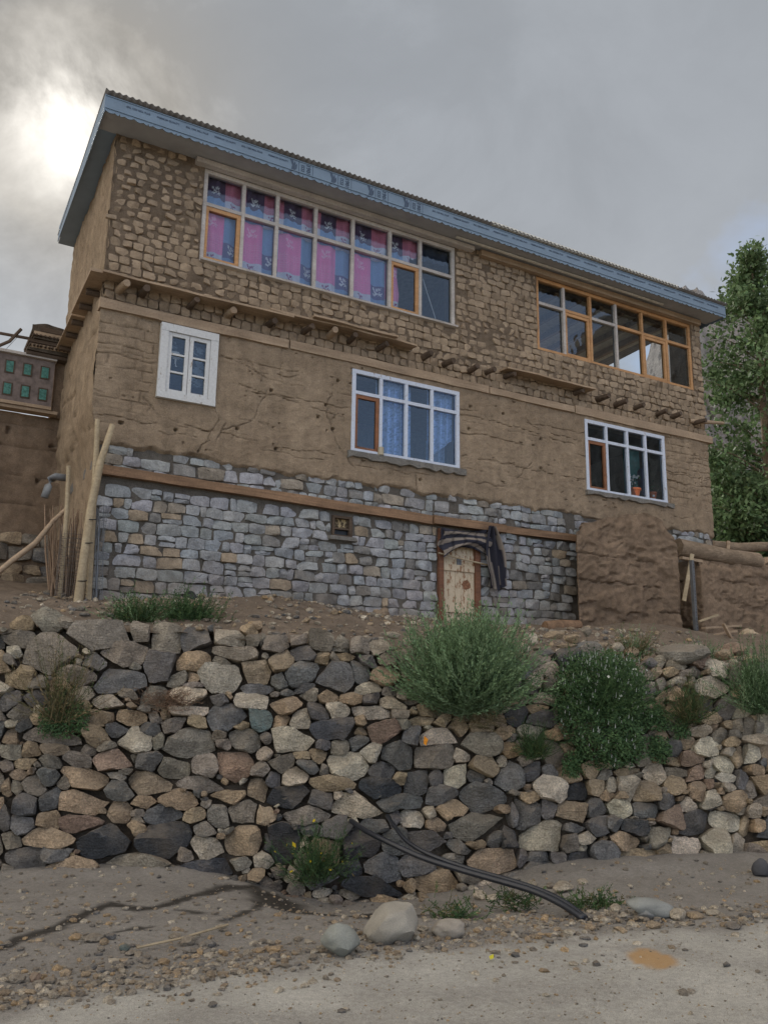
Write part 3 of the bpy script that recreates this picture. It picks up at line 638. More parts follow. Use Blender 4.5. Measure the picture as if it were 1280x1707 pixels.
wE = window('window', 'E', [8.66, 9.17, 9.63], 6.01, M_BLUEWHITE, M_BLUEWHITE, 0.062, 0.08, -0.03, {0: M_REDWOOD})
# small casement in heavy chipped white surround
x0, x1, z0, z1 = WIN['C']; fw = 0.085; b = MB()
b.box(x0-.02, x1+.02, -0.075, 0.03, z1-fw, z1+.02); b.box(x0-.02, x1+.02, -0.08, 0.03, z0-.02, z0+.06); b.box(x0-.02, x0+fw, -0.07, 0.028, z0+.06, z1-fw); b.box(x1-fw, x1+.02, -0.07, 0.028, z0+.06, z1-fw)
wC = b.build('window', M_WHITEPAINT, house, label='chipped white casement of six small panes')
xm = (x0+x1)/2
for a, c in ((x0+fw+.003, xm-.004), (xm+.004, x1-fw-.003)):
    b = MB(); s = 0.052; lo, hi = z0+.065, z1-fw-.004
    b.box(a, a+s, -.05, .0, lo, hi); b.box(c-s, c, -.05, .0, lo, hi); b.box(a+s, c-s, -.049, -.001, hi-s, hi); b.box(a+s, c-s, -.049, -.001, lo, lo+s)
    sash = b.build('sash', M_WHITEPAINT, wC); hs = np.linspace(lo+s, hi-s, 4)
    for q in range(3):
        pane(wC, a+s, c-s, hs[q]+(.012 if q else 0), hs[q+1]-(.012 if q < 2 else 0), -.024)
        if q: MB().box(a+s, c-s, -.045, -.006, hs[q]-.013, hs[q]+.013).build('glazing_bar', M_WHITEPAINT, wC)
# stone-floor vent window with a wire screen
x0, x1, z0, z1 = WIN['V']; b = MB(); b.box(x0, x1, 0.0, .09, z1-.035, z1); b.box(x0, x1, 0.0, .09, z0, z0+.03); b.box(x0, x0+.035, .002, .088, z0+.03, z1-.035); b.box(x1-.05, x1, .002, .088, z0+.03, z1-.035); b.box(x0+.035, x1-.05, .01, .08, z0+.11, z0+.135)
wV = b.build('vent_window', M_WOODDARK, house)
def strawcol(X, Z): return np.where((fbm(X*26, Z*20, 71) > 0.52)[..., None], (0.46, 0.35, 0.2), (0.12, 0.09, 0.06))
xs = np.linspace(x0+.035, x1-.05, 26); zs = np.linspace(z0+.135, z1-.035, 18); X, Z = np.meshgrid(xs, zs, indexing='ij')
V = np.column_stack([X.ravel(), (0.055+0.03*vnoise(X*40, Z*40, 3)).ravel(), Z.ravel()]); Fc = [(i*18+j, i*18+18+j, i*18+19+j, i*18+j+1) for i in range(25) for j in range(17)]
mesh('straw_stuffing', V, Fc, M_CLOTH, wV, cols=strawcol(X, Z).reshape(-1, 3))
MB().box(x0+.035, x1-.05, .06, .07, z0+.03, z0+.11).build('pane', M_BLACK, wV)
MB().box(x0-.05, x1+.05, -.05, .05, z0-.06, z0-.004, jit=.012).build('sill', M_CEMENT, wV)
# mud and cement sills
for k, dx0, dx1, h, m in (('D', -.06, .10, .10, M_CEMENT), ('E', -.03, .12, .075, M_CEMENT), ('A', -.0, .0, .03, M_GREYFRAME)):
    x0, x1, z0, z1 = WIN[k]; n = 26; V = []; Fc = []
    for i in range(n+1):
        x = x0+dx0+(x1-x0+dx1-dx0)*i/n; rg = random.uniform(-.03, .02) if k != 'A' else 0
        V += [(x, -.075+random.uniform(-.006, .006), z0-.002), (x, -.07, z0-h-rg), (x, .02, z0-h-rg-.01), (x, .02, z0-.002)]
    for i in range(n): Fc += [(i*4+q, i*4+4+q, i*4+4+(q+1) % 4, i*4+(q+1) % 4) for q in range(4)]
    Fc += [(3, 2, 1, 0), tuple(n*4+q for q in range(4))]
    mesh('sill', V, Fc, m, {'A': wA, 'D': wD, 'E': wE}[k])

# ------------------------------------------------------------------ roof
roofm = empty('roof', (0, 0, 0)); roofm.parent = house
YF, XL, XRR = -0.45, -0.39, 11.60
nx = 720; xs = np.linspace(XL-.02, XRR+.02, nx); ys = np.linspace(YF-.05, DEP+.05, 6); V = []; Fc = []
for j, y in enumerate(ys):
    for x in xs: V.append((x, y, 9.235-0.048*(y-YF)+0.013*math.sin(x*2*math.pi/0.085)))
Fc = [(j*nx+i, j*nx+i+1, (j+1)*nx+i+1, (j+1)*nx+i) for j in range(5) for i in range(nx-1)]
o = mesh('corrugated_sheet', V, Fc, M_ROOF, roofm, smooth=True)
md = o.modifiers.new('t', 'SOLIDIFY'); md.thickness = 0.004
def fascia(n, p0, p1, scallop=0.375):
    """board with a fretted lower edge between two plan points"""
    p0 = np.array(p0); p1 = np.array(p1); L = np.hypot(*(p1-p0)); m = int(L/0.0125); V = []; Fc = []
    nd = np.array([p1[1]-p0[1], -(p1[0]-p0[0])])/L
    for i in range(m+1):
        s = L*i/m; f = (s % scallop)/scallop; g = abs(math.sin(f*3*math.pi)); zb = 8.968-0.022*g-0.030*(1-abs(2*f-1))**0.6*0.5+(0.035*math.exp(-((f-0.5)/0.02)**2))
        q = p0+(p1-p0)*i/m
        for dd in (0, 0.012):
            V += [(q[0]-nd[0]*dd, q[1]-nd[1]*dd, zb), (q[0]-nd[0]*dd, q[1]-nd[1]*dd, 9.19)]
    for i in range(m): Fc += [(i*4, i*4+4, i*4+5, i*4+1), (i*4+2, i*4+3, i*4+7, i*4+6), (i*4, i*4+2, i*4+6, i*4+4), (i*4+1, i*4+5, i*4+7, i*4+3)]
    return mesh('fascia', V, Fc, M_FILM, roofm)
fa = fascia('fascia', (XL, YF), (XRR, YF)); fascia('fascia', (XRR, YF+.014), (XRR, 0.35))
MB().box(XL-.004, XRR, YF-.012, YF-.001, 8.992, 9.002).build('moulding', M_FILM, fa); MB().box(XL-.004, XRR, YF-.010, YF-.001, 9.172, 9.184).build('moulding', M_FILM, fa)
MB().box(5.85, 10.25, YF-.03, YF+.03, 9.222, 9.275).build('edge_trim', M_RIDGE, roofm)
b = MB(); b.add([(XL, YF+.015, 8.972), (XRR, YF+.015, 8.972), (XRR, 0.03, 8.995), (XL, 0.03, 8.995)], [(0, 1, 2, 3)]); b.build('soffit', M_SOFFIT, roofm)
MB().add([(XL, 0.03, 8.993), (-0.12, 0.03, 8.993), (-0.12, DEP+.02, 8.90), (XL, DEP+.02, 8.90)], [(0, 1, 2, 3)]).build('soffit', M_FILM, roofm)
MB().box(XL-.012, XL, YF, DEP+.02, 8.93, 9.20).build('barge_board', M_FILM, roofm)
MB().box(0.95, 5.75, -0.10, 0.02, 8.90, 8.975).build('wall_plate', M_GREYFRAME, roofm); MB().box(5.9, 11.3, -0.09, 0.02, 8.86, 8.965).build('wall_plate', M_WOODPALE, roofm)
MB().box(5.3, 10.1, -0.23, -0.19, 8.945, 8.968).build('conduit', M_RIDGE, roofm)
def text(s, x, z, size, rot=0.0, mat=M_FILMDARK, sx=1.0):
    cu = bpy.data.curves.new('lettering', 'FONT'); cu.body = s; cu.size = size; cu.align_x = 'CENTER'; cu.align_y = 'CENTER'; cu.materials.append(mat); cu.extrude = 0.0004; cu.offset = 0.0035 if size > .08 else 0.0012; cu.resolution_u = 2
    tmp = bpy.data.objects.new('lettering', cu); me = bpy.data.meshes.new_from_object(tmp); bpy.data.objects.remove(tmp); bpy.data.curves.remove(cu)
    o = bpy.data.objects.new('lettering', me); COL.objects.link(o); o.parent = fa; o.location = (x, YF-.004, z); o.rotation_euler = (math.pi/2, rot, 0); o.scale = (sx, 1, 1); return o
x = XL+0.42; i = 0
while x < XRR-.2:
    if not 2.05 < x < 4.45: text(('EXL 1250 MILL PLUS', 'PREMIUM QUALITY')[i % 2], x, 9.11, 0.036)
    x += 0.40; i += 1
for lxx in (2.29, 2.93, 3.57, 4.20):
    bird = np.array([(0, 0), (.02, .10), (-.02, .21), (.03, .21), (.05, .14), (.07, .20), (.085, .12), (.11, .16), (.10, .06), (.05, .01), (-.05, -.05)])
    n = len(bird); V = [(lxx-.06+p[0]*0.9, YF-.004, 8.99+p[1]*.85) for p in bird]
    mesh('emblem', V, [tuple(range(n))], M_FILMDARK, fa)
    MB().box(lxx+.062, lxx+.068, YF-.005, YF-.002, 8.965, 9.17).build('printed_rule', M_FILMDARK, fa)
    text('ISSI', lxx+.125, 9.08, 0.08, math.pi/2); text('1901', lxx+.215, 9.08, 0.088, math.pi/2)
    MB().box(lxx+.285, lxx+.289, YF-.005, YF-.002, 8.965, 9.17).build('printed_rule', M_FILMDARK, fa)

# ------------------------------------------------------------------ door
x0, x1, z0, z1 = WIN['DOOR']; b = MB(); b.box(x0, x0+.085, -.02, .10, z0, z1); b.box(x1-.09, x1, -.02, .10, z0, z1); b.box(x0+.085, x1-.09, -.018, .098, z1-.06, z1)
door = b.build('door', M_DOORFRAME, house, label='worn cream plank door in a red-brown frame')
pw = (x1-.09-(x0+.085))/5
for i in range(5): MB().box(x0+.087+pw*i, x0+.083+pw*(i+1), .03+.003*(i % 2), .06, z0+.05, z1-.065).build('plank', M_DOOR, door)
for z, h in ((3.42, .10), (2.78, .10), (4.0-.1, .08)): MB().box(x0+.09, x1-.095, .008, .03, z, z+h).build('rail', M_DOOR, door)
MB().box(5.44, 5.52, .012, .0295, 3.52, 3.62).build('hasp', M_STEEL, door)
n = 14; MB().add([(5.62+.08*math.cos(2*math.pi*i/n)*(1+.15*math.sin(3*i)), .0285, 3.22+.075*math.sin(2*math.pi*i/n)*(1+.1*math.cos(2*i))) for i in range(n)], [tuple(range(n))]).build('paint_patch', plain('rust_patch', (.22, .11, .065), .9, .1, 0, .6, 30), door)
MB().tube([(5.05, -.06, 3.66), (5.5, -.065, 3.60), (6.22, -.05, 3.53)], .014, 7).build('barring_pole', M_BAMBOO, door)
# ------------------------------------------------------------------ retaining wall: one stone at a time
ST1 = """80 180 190 90 g;225 105 150 110 g;60 230 100 55 w;235 245 260 180 g;470 165 300 120 g;665 155 100 90 g;785 175 140 130 g;922 190 155 105 d;1082 180 145 95 w;1200 190 90 70 g;1185 138 80 50 b;1225 112 55 38 b;1255 205 60 80 g;600 260 240 120 g;755 320 160 160 d;900 290 175 85 b;1105 255 260 60 g;1045 295 100 40 g;30 285 70 55 g;85 365 200 120 b;185 388 80 70 g;370 355 180 85 g;580 385 260 125 d;640 320 60 30 g;840 380 115 80 g;1045 365 215 120 w;922 365 65 50 b;1210 335 150 90 b;922 407 110 35 g;1220 410 140 55 d;50 475 110 90 d;160 465 140 80 d;395 440 110 85 w;608 447 85 42 g;715 455 150 100 g;520 492 165 70 w;105 537 130 85 g;195 525 65 50 w;905 510 180 80 w;1070 548 195 115 d;1203 480 150 85 w;1225 568 110 105 t;615 550 140 70 b;500 555 140 70 b;730 555 110 60 g;670 508 60 40 g;552 602 100 80 d;820 600 120 110 g;705 610 95 75 d;920 580 100 65 b;1135 595 70 40 b;40 635 85 90 b;125 600 100 70 d;457 635 130 95 b;640 660 170 130 w;235 650 310 80 g;755 670 65 70 g;895 675 240 145 g;1040 637 60 50 g;1165 660 145 95 g;1060 690 90 55 g;1265 650 50 70 g;45 725 105 90 g;145 715 100 80 b;275 712 170 65 b;400 700 90 50 g;490 695 100 50 g;370 750 150 100 g;530 755 175 100 r;628 745 50 35 g;712 755 125 90 d;1130 770 190 135 r;1250 735 70 65 w;35 800 80 70 g;120 778 110 60 b;240 780 100 60 g;840 790 155 95 g;970 795 125 105 g;1225 812 105 75 g;595 808 75 35 g;552 835 80 50 g;85 838 105 55 b;235 845 90 60 d;400 850 220 125 b;705 865 210 110 b;175 885 130 95 g;300 878 65 70 g;15 890 50 95 b;75 898 75 60 g;560 900 130 80 d;995 872 350 70 g;1222 905 100 105 b;235 945 105 110 d;405 965 265 120 b;118 975 95 105 d;683 950 128 65 b;850 945 195 85 b;1090 925 160 85 b;570 1005 115 125 b;485 995 80 40 b;975 970 60 55 g;665 1005 70 35 g;770 1010 170 100 d;1035 1015 130 95 g;1160 1010 145 105 g;1245 1025 110 105 b;20 1020 65 150 d;115 1065 115 95 d;230 1045 105 100 b;395 1055 220 80 r;920 1025 110 100 b;655 1045 65 35 g;645 1085 115 60 b;40 1140 95 90 g;230 1130 260 95 b;490 1150 275 180 k;775 1145 295 175 k;965 1090 110 70 g;1150 1140 180 130 b;985 1175 160 125 w;110 1230 180 110 d;262 1205 165 60 d;870 1215 75 65 g;1265 1160 50 120 k;1145 1240 110 80 g;660 1250 360 85 g;340 1280 260 75 b;980 1265 260 70 k;45 1290 110 80 g;150 1305 80 45 b"""
ST2 = """95 95 130 85 g;220 85 115 50 g;330 95 115 85 g;430 105 110 70 g;525 100 80 70 g;612 112 100 50 g;150 185 105 105 b;240 145 105 70 d;338 167 85 58 b;455 145 100 45 b;408 165 50 40 g;548 175 80 65 d;645 170 110 90 g;245 237 145 95 d;400 250 165 155 d;515 220 75 110 d;625 240 150 90 b;130 270 75 60 d;250 310 110 45 d;540 297 115 70 w;640 312 80 45 g;280 348 95 50 g;375 355 95 45 b;470 357 110 65 b;568 357 65 68 d;662 372 125 65 w;160 392 150 85 b;315 410 78 70 d;410 410 105 75 w;560 422 180 75 w;695 427 95 50 g;135 465 75 60 b;230 458 110 80 w;385 495 205 95 k;500 470 50 55 b;510 520 60 40 b;620 512 175 105 r;715 467 80 35 g;170 552 240 110 w;330 575 85 60 d;415 580 100 60 g;500 570 90 80 d;570 612 90 80 w;745 538 110 100 d;905 530 170 80 w;695 625 165 130 d;865 630 190 130 g;225 630 95 35 b;310 628 90 60 b;145 660 115 75 g;262 682 115 70 d;350 690 60 65 g;455 668 190 115 w;620 687 135 75 d;205 732 105 90 w;110 735 70 70 d;790 735 145 115 d;708 720 45 65 b;375 760 225 75 b;610 770 205 95 k;180 820 195 90 k;335 837 120 75 d;412 820 60 50 w;710 838 225 85 d;905 815 165 110 d;1000 620 85 85 w;885 740 75 85 d;970 725 105 120 w;1065 732 80 65 d;1110 670 135 80 b;1100 565 190 115 g;990 475 105 90 b;1100 470 110 95 b;1195 455 90 60 b;1215 505 95 70 b;1230 595 105 85 o;1225 720 120 130 d;1110 830 215 140 d;1200 885 85 50 b;1245 805 60 35 g;1130 385 95 65 b;1230 340 130 80 b;895 460 85 65 b;800 440 90 60 b;495 872 215 105 w;270 912 225 75 g;400 970 150 105 d;955 885 125 95 b;770 925 120 95 w;855 890 60 75 w;680 920 80 80 d;590 950 115 80 d;880 950 105 65 b;1070 960 265 110 g;1255 910 80 150 d;130 1030 180 165 k;530 1050 165 150 k;690 1020 115 120 d;815 1030 190 120 d;615 1160 180 130 d;780 1140 155 105 d;985 1070 130 70 d;1140 1125 260 130 b;1195 1020 180 80 d;470 1160 140 80 k;360 1085 130 110 b;560 1240 290 80 k;880 1230 200 110 b;330 1215 150 90 d;955 1130 120 60 g;200 1250 90 60 g;1030 1190 120 80 g"""
ST3 = """175 265 95 70 w;265 265 85 75 g;170 315 65 40 d;235 360 120 60 w;200 400 70 40 b;210 455 150 80 d;265 530 120 50 o;165 505 125 80 w;262 620 135 105 g;330 585 60 55 b;165 695 80 80 d;240 702 60 40 d;430 680 110 75 b;540 655 110 70 w;625 697 130 38 b;515 715 85 60 g;250 785 155 120 w;370 780 95 115 k;460 765 100 85 b;550 765 60 70 w;625 785 85 120 w;690 630 75 80 g;752 715 100 95 w;155 812 105 75 b;520 810 70 55 b;580 820 45 35 b;720 800 115 110 b;135 900 190 170 d;355 890 155 115 b;470 865 85 105 d;575 870 110 95 w;705 870 125 90 d;795 845 85 110 d;230 885 80 80 d;820 915 120 110 r;860 760 100 80 b;915 870 80 65 w;220 1005 185 165 w;355 1035 90 95 g;50 1020 130 90 k;485 970 120 100 d;550 945 85 65 d;655 965 120 90 k;600 1030 145 80 b;365 975 110 50 d;760 1005 105 90 g;690 1110 190 85 b;890 1055 130 120 w;945 930 140 120 d;1045 1040 130 130 w;1105 945 135 80 w;1140 1055 100 130 w;1015 835 95 90 w;940 795 80 90 b;955 715 80 80 r;930 640 100 55 r;845 585 95 90 d;785 515 80 75 b;990 585 130 90 w;908 560 55 80 b;850 650 60 45 b;955 500 95 60 w;1070 670 115 80 w;1140 640 80 100 b;870 695 95 60 g;1125 840 100 110 b;1220 605 90 100 w;1220 530 110 65 w;1115 555 70 65 b;1140 470 75 70 w;1130 510 65 60 g;1020 500 60 55 b;1085 465 50 50 b;980 375 80 85 d;1075 385 90 100 d;1165 400 110 80 w;1020 295 160 95 w;1050 230 110 80 w;690 225 100 70 g;755 220 70 50 b;780 285 70 70 g;695 350 70 55 w;720 310 80 60 d;765 365 75 60 b;865 190 85 55 w;825 225 75 45 b;880 250 50 35 g;930 220 60 60 g;895 300 50 40 b;840 350 60 60 b;430 150 150 90 g;1195 490 60 70 g;1240 490 70 60 g;1150 740 80 80 d;1075 740 90 50 w;1020 710 60 50 w;995 675 35 40 w;1265 640 30 80 d;1235 695 60 70 b;1180 970 70 90 b;1240 965 60 70 b;1225 890 60 70 w;1265 885 45 60 b;1210 1090 110 80 g;130 1110 50 70 d;200 1115 120 60 d;290 1110 70 80 d;380 1125 130 80 k;510 1095 130 100 d;820 1135 90 70 r;985 1120 80 60 g;590 1140 70 60 g;1090 1130 80 60 g;1215 780 70 70 g;700 560 80 60 g;760 640 90 60 b"""
PAL = dict(g=(0.315, 0.275, 0.222), d=(0.175, 0.17, 0.163), k=(0.075, 0.078, 0.084), b=(0.445, 0.335, 0.22), w=(0.61, 0.53, 0.41), r=(0.33, 0.232, 0.17), t=(0.15, 0.195, 0.185), o=(0.52, 0.36, 0.20))
def parse(s, ox, oy, lim=None):
    out = []
    for it in s.replace('\n', '').split(';'):
        a = it.split(); k = 450/1280
        out.append([ox+float(a[0])*k, oy+float(a[1])*k, float(a[2])*k, float(a[3])*k, a[4]])
    return out
stones = parse(ST1, 0, 1000)+parse(ST2, 420, 1040)+parse(ST3, 830, 1040)
TOPU = [-400, 0, 60, 150, 260, 330, 420, 500, 600, 680, 760, 860, 960, 1060, 1150, 1230, 1280, 1700]; TOPV = [1050, 1040, 1030, 1035, 1040, 1040, 1050, 1058, 1068, 1085, 1100, 1105, 1080, 1105, 1090, 1105, 1120, 1130]
BOTU = [-400, 0, 150, 300, 420, 480, 560, 680, 800, 900, 1000, 1100, 1280, 1700]; BOTV = [1470, 1466, 1462, 1464, 1478, 1500, 1515, 1505, 1490, 1465, 1455, 1450, 1445, 1450]
def lay_wall():
    r = np.random.default_rng(3); STEP = 2.5; U0, U1, V0, V1 = -330, 1640, 1010, 1530
    nu = int((U1-U0)/STEP); nv = int((V1-V0)/STEP); uu = U0+STEP*np.arange(nu); vv = V0+STEP*np.arange(nv)
    Ug, Vg = np.meshgrid(uu, vv, indexing='ij'); wu = 13*(vnoise(Ug/26, Vg/26, 1)-0.5)+6*(vnoise(Ug/9, Vg/9, 5)-0.5); wv = 13*(vnoise(Ug/26, Vg/26, 2)-0.5)+6*(vnoise(Ug/9, Vg/9, 6)-0.5)
    best = np.full((nu, nv), 1.24); lab = np.full((nu, nv), -1, int); S = []
    topm = np.interp(uu, TOPU, TOPV)[:, None]; botm = np.interp(uu, BOTU, BOTV)[:, None]; region = (Vg > topm+4) & (Vg < botm+14)
    def put(cx, cy, w, h, c, pen=1.0):
        i0, i1 = max(0, int((cx-w-U0)/STEP)), min(nu, int((cx+w-U0)/STEP)+2); j0, j1 = max(0, int((cy-h-V0)/STEP)), min(nv, int((cy+h-V0)/STEP)+2)
        if i1 <= i0 or j1 <= j0: return
        a = r.normal(0, 0.10); dx = Ug[i0:i1, j0:j1]+wu[i0:i1, j0:j1]-cx; dy = Vg[i0:i1, j0:j1]+wv[i0:i1, j0:j1]-cy
        rx = dx*math.cos(a)+dy*math.sin(a); ry = -dx*math.sin(a)+dy*math.cos(a); p = r.uniform(2.1, 2.9)
        m = pen*((np.abs(rx)/(w/2))**p+(np.abs(ry)/(h/2))**p)**(1/p); k = len(S); S.append((cx, cy, w, h, c))
        sub = best[i0:i1, j0:j1]; hit = m < sub; sub[hit] = m[hit]; lab[i0:i1, j0:j1][hit] = k
    for s in stones: put(*s)
    cs = 'ggggddbbbwwwkr'
    for _ in range(2):                                   # outside the picture the wall simply goes on
        for (a, b_) in ((U0, -8), (1288, U1)):
            for t in range(150):
                cx = r.uniform(a, b_); cy = r.uniform(1050, 1460); i = min(nu-1, int((cx-U0)/STEP)); j = int((cy-V0)/STEP)
                if lab[i, j] < 0 and region[i, j]: put(cx, cy, r.uniform(45, 95), r.uniform(32, 60), cs[r.integers(len(cs))])
    for rnd, (wa, wb) in enumerate(((30, 52), (18, 32), (11, 20), (7, 13))):
        for t in range((200, 300, 350, 300)[rnd]):
            free = np.argwhere((lab < 0) & region) if t % 60 == 0 else free
            if len(free) == 0: break
            i, j = free[r.integers(len(free))]
            if lab[i, j] >= 0: continue
            k = int((wa*0.30)/STEP)
            if (lab[max(0, i-k):i+k+1, max(0, j-k//2):j+k//2+1] >= 0).mean() > 0.30: continue
            w = r.uniform(wa, wb); put(uu[i], vv[j], w, w*r.uniform(0.5, 0.85), cs[r.integers(len(cs))], 1.02)
    items = []
    ang = np.linspace(0, 2*math.pi, 25)[:-1]
    for k, (cx, cy, w, h, c) in enumerate(S):
        own = np.argwhere(lab == k)
        if len(own) < 8: continue
        mu = own.mean(0); i, j = int(mu[0]), int(mu[1])
        if lab[min(i, nu-1), min(j, nv-1)] != k: i, j = own[len(own)//2]
        rad = []
        for a in ang:
            t = 0.0
            while t < 110:
                ii = int(round(i+t*math.cos(a))); jj = int(round(j+t*math.sin(a)))
                if not (0 <= ii < nu and 0 <= jj < nv) or lab[ii, jj] != k: break
                t += 0.5
            rad.append(max(t-0.25, 0.6))
        rad = np.array(rad)*STEP+0.15
        rad = np.maximum(rad, 1.5)
        rad = 0.8*rad+0.1*np.roll(rad, 1)+0.1*np.roll(rad, -1)
        P = angular(np.column_stack([uu[i]+rad*np.cos(ang), vv[j]+rad*np.sin(ang)]), int(r.integers(5, 9)), 20)
        q = r.uniform(0.06, 0.18); P = (1-2*q)*P+q*np.roll(P, 1, 0)+q*np.roll(P, -1, 0)
        items.append((np.array([uu[i], vv[j]]), P, c))
    return items
wall = empty('retaining_wall', (*WA, 0.0), math.atan2(WD[1], WD[0]), label='dry stone retaining wall of mixed grey and brown boulders below the house', cat='wall')
nrm = np.array([WN[0], WN[1], 0])*(-1); upv = np.array([WN[0]*TB, WN[1]*TB, 1.0]); upv /= np.linalg.norm(upv); alng = np.array([WD[0], WD[1], 0.0]); nout = np.cross(alng, upv)
Minv = np.array([alng, [WN[0], WN[1], 0], [0, 0, 1.0]])
def tolocal(P): return (np.asarray(P)-np.array([WA[0], WA[1], 0]))@Minv.T
PROF = [((0.88, 0.0), (0.98, 0.12), (1.0, 0.52), (0.93, 0.84), (0.68, 0.97), (0.33, 1.0)), ((0.9, 0.0), (0.99, 0.15), (1.0, 0.62), (0.95, 0.91), (0.7, 0.99), (0.35, 1.0)), ((0.86, 0.0), (0.97, 0.12), (1.0, 0.45), (0.89, 0.77), (0.62, 0.95), (0.3, 1.0))]
def build_wall():
    r = np.random.default_rng(17); it = lay_wall(); rec = []
    for ctr, P, c in it:
        C3 = W(*ctr); Q = np.array([W(*p) for p in P])-C3; poly = np.column_stack([Q@alng, Q@upv])[::-1]
        rr = np.sqrt((poly**2).sum(1)); mnr = np.sort(rr)[:6].mean(); rec.append((C3, poly, mnr, c, rr.mean()))
    order = np.argsort([-x[4] for x in rec]); big = set(order[:300].tolist()); mb = MB()
    for i, (C3, poly, mnr, c, ms) in enumerate(rec):
        dep = min(0.25, 0.055+0.9*mnr)*r.uniform(0.8, 1.15); col = np.array(PAL[c])*r.uniform(0.8, 1.2)*np.array([r.uniform(.96, 1.05), 1, r.uniform(.95, 1.04)])
        V, Fc = stone_mesh(poly, dep, 0.16, int(r.integers(1e9)), rings=PROF[int(r.integers(3))], cuts=int(r.integers(3, 8)), rough=0.06, tilt=0.30)
        base = C3-nout*(dep*0.5)+nout*r.uniform(-0.045, 0.045)
        P3 = V[:, :1]*alng+V[:, 1:2]*upv+V[:, 2:]*nout
        if i in big: mesh('stone', P3@Minv.T, Fc, M_STONE, wall, tolocal(base), np.tile(col, (len(V), 1)), sharp=34)
        else: mb.add((P3+base-np.array([WA[0], WA[1], 0]))@Minv.T, Fc, col)
    mb.build('small_stones', M_STONE, wall, sharp=34, kind='stuff')
    # packed earth heart behind the stones
    us = np.linspace(-330, 1640, 150); V = []; Fc = []; m = 16
    for i, u in enumerate(us):
        a, b_ = np.interp(u, TOPU, TOPV)+8, np.interp(u, BOTU, BOTV)+40
        for j in range(m):
            p = W(u, b_+(a-b_)*j/(m-1)); p = p-nout*(0.12+0.06*float(vnoise(np.array(u/14.), np.array(j*1.3), 7)))
            V.append(tolocal(p))
        p = W(u, a)-nout*0.10+np.array([WN[0], WN[1], 0])*0.9; V.append(tolocal(p))
    k = m+1
    Fc = [(i*k+j, i*k+k+j, i*k+k+j+1, i*k+j+1) for i in range(len(us)-1) for j in range(m)]
    mesh('earth_core', V, Fc, M_EARTHBACK, wall, smooth=True)
build_wall()

# ------------------------------------------------------------------ ground in front: road, gravel verge
botz = [(float((W(u, v)[:2]-WA)@WD), float(W(u, v)[2])) for u, v in zip(BOTU, BOTV)]
def ground_z(X, Y):
    s = (X-WA[0])*WD[0]+(Y-WA[1])*WD[1]; d = -((X-WA[0])*WN[0]+(Y-WA[1])*WN[1])
    zb = np.interp(s, [b[0] for b in botz], [b[1] for b in botz])+0.03
    k = 1-sm(0.0, 2.4, d); z = zb*k
    z = z+0.10*sm(3.6, 5.6, s)*np.exp(-(d/0.55)**2)+0.05*(1-sm(1.6, 2.4, s))*np.exp(-(d/0.4)**2)
    z = z+0.05*(fbm(X*0.9, Y*0.9, 61)-0.5)+0.022*(fbm(X*6, Y*6, 62)-0.5)*sm(0.0, 1.2, 3.6-d)+0.010*(vnoise(X*22, Y*22, 63)-0.5)
    return z
road_px = [(-500, 1740), (0, 1712), (110, 1668), (300, 1640), (520, 1606), (760, 1582), (960, 1556), (1130, 1545), (1280, 1543), (1800, 1520)]
road_w = np.array([on_z(*p)[:2] for p in road_px])
wet_px = [[(430, 1462), (370, 1475), (320, 1498), (270, 1525), (235, 1530), (185, 1520), (145, 1538), (90, 1570), (30, 1592), (-40, 1620)], [(440, 1480), (425, 1520), (395, 1540), (372, 1552)], [(620, 1500), (560, 1512), (500, 1500), (450, 1470)], [(640, 1525), (700, 1512), (760, 1520)], [(980, 1548), (1040, 1552), (1100, 1548)], [(330, 1535), (300, 1530)], [(255, 1562), (190, 1575)]]
wet_w = [(np.array([on_z(*p, -0.08)[:2] for p in c]), w) for c, w in zip(wet_px, (0.07, 0.05, 0.27, 0.22, 0.07, 0.035, 0.025))]
def ground():
    xs = np.concatenate([np.arange(-40, -7, 1.0), np.arange(-7, 8.5, 0.045), np.arange(8.5, 42, 1.0)]); ys = np.concatenate([np.arange(-40, 3.0, 1.0), np.arange(3.0, 9.6, 0.045)])
    X, Y = np.meshgrid(xs, ys, indexing='ij'); Z = ground_z(X, Y); nx, ny = X.shape
    yl = np.interp(X, road_w[:, 0], road_w[:, 1]); road = 1-sm(-0.22, 0.22, Y-yl+0.45*(fbm(X*2.5, Y*2.5, 64)-0.5)+0.25*(vnoise(X*9, Y*9, 65)-0.5))
    road = road*(0.55+0.45*sm(0.3, 0.6, fbm(X*1.2, Y*2.2, 66)))
    wet = np.zeros_like(X)
    for c, w in wet_w:
        d = polyd(X+0.06*(vnoise(X*14, Y*14, 67)-0.5), Y+0.06*(vnoise(X*14, Y*14, 68)-0.5), [tuple(p) for p in c]); wet = np.maximum(wet, (1-sm(w*0.55, w*1.3, d*(0.8+0.5*vnoise(X*6, Y*6, 69)))))
    oc = on_z(1085, 1594); d = np.hypot((X-oc[0])/0.145, (Y-oc[1])/0.21)+0.5*(fbm(X*18, Y*18, 70)-0.5); org = (1-sm(0.8, 1.02, d))*0.9
    Z = Z-0.002*wet
    cols = np.column_stack([road.ravel(), wet.ravel(), org.ravel()])
    idx = (np.arange(nx-1)[:, None]*ny+np.arange(ny-1)[None, :]).ravel(); Fc = np.column_stack([idx, idx+ny, idx+ny+1, idx+1]).tolist()
    mesh('road', np.column_stack([X.ravel(), Y.ravel(), Z.ravel()]), Fc, M_GROUND, cols=cols, smooth=True, kind='structure')
    mesh('ground', [(-3000, -3000, -0.45), (3000, -3000, -0.45), (3000, 3000, -0.45), (-3000, 3000, -0.45)], [(0, 1, 2, 3)], M_EARTH, kind='structure')
ground()

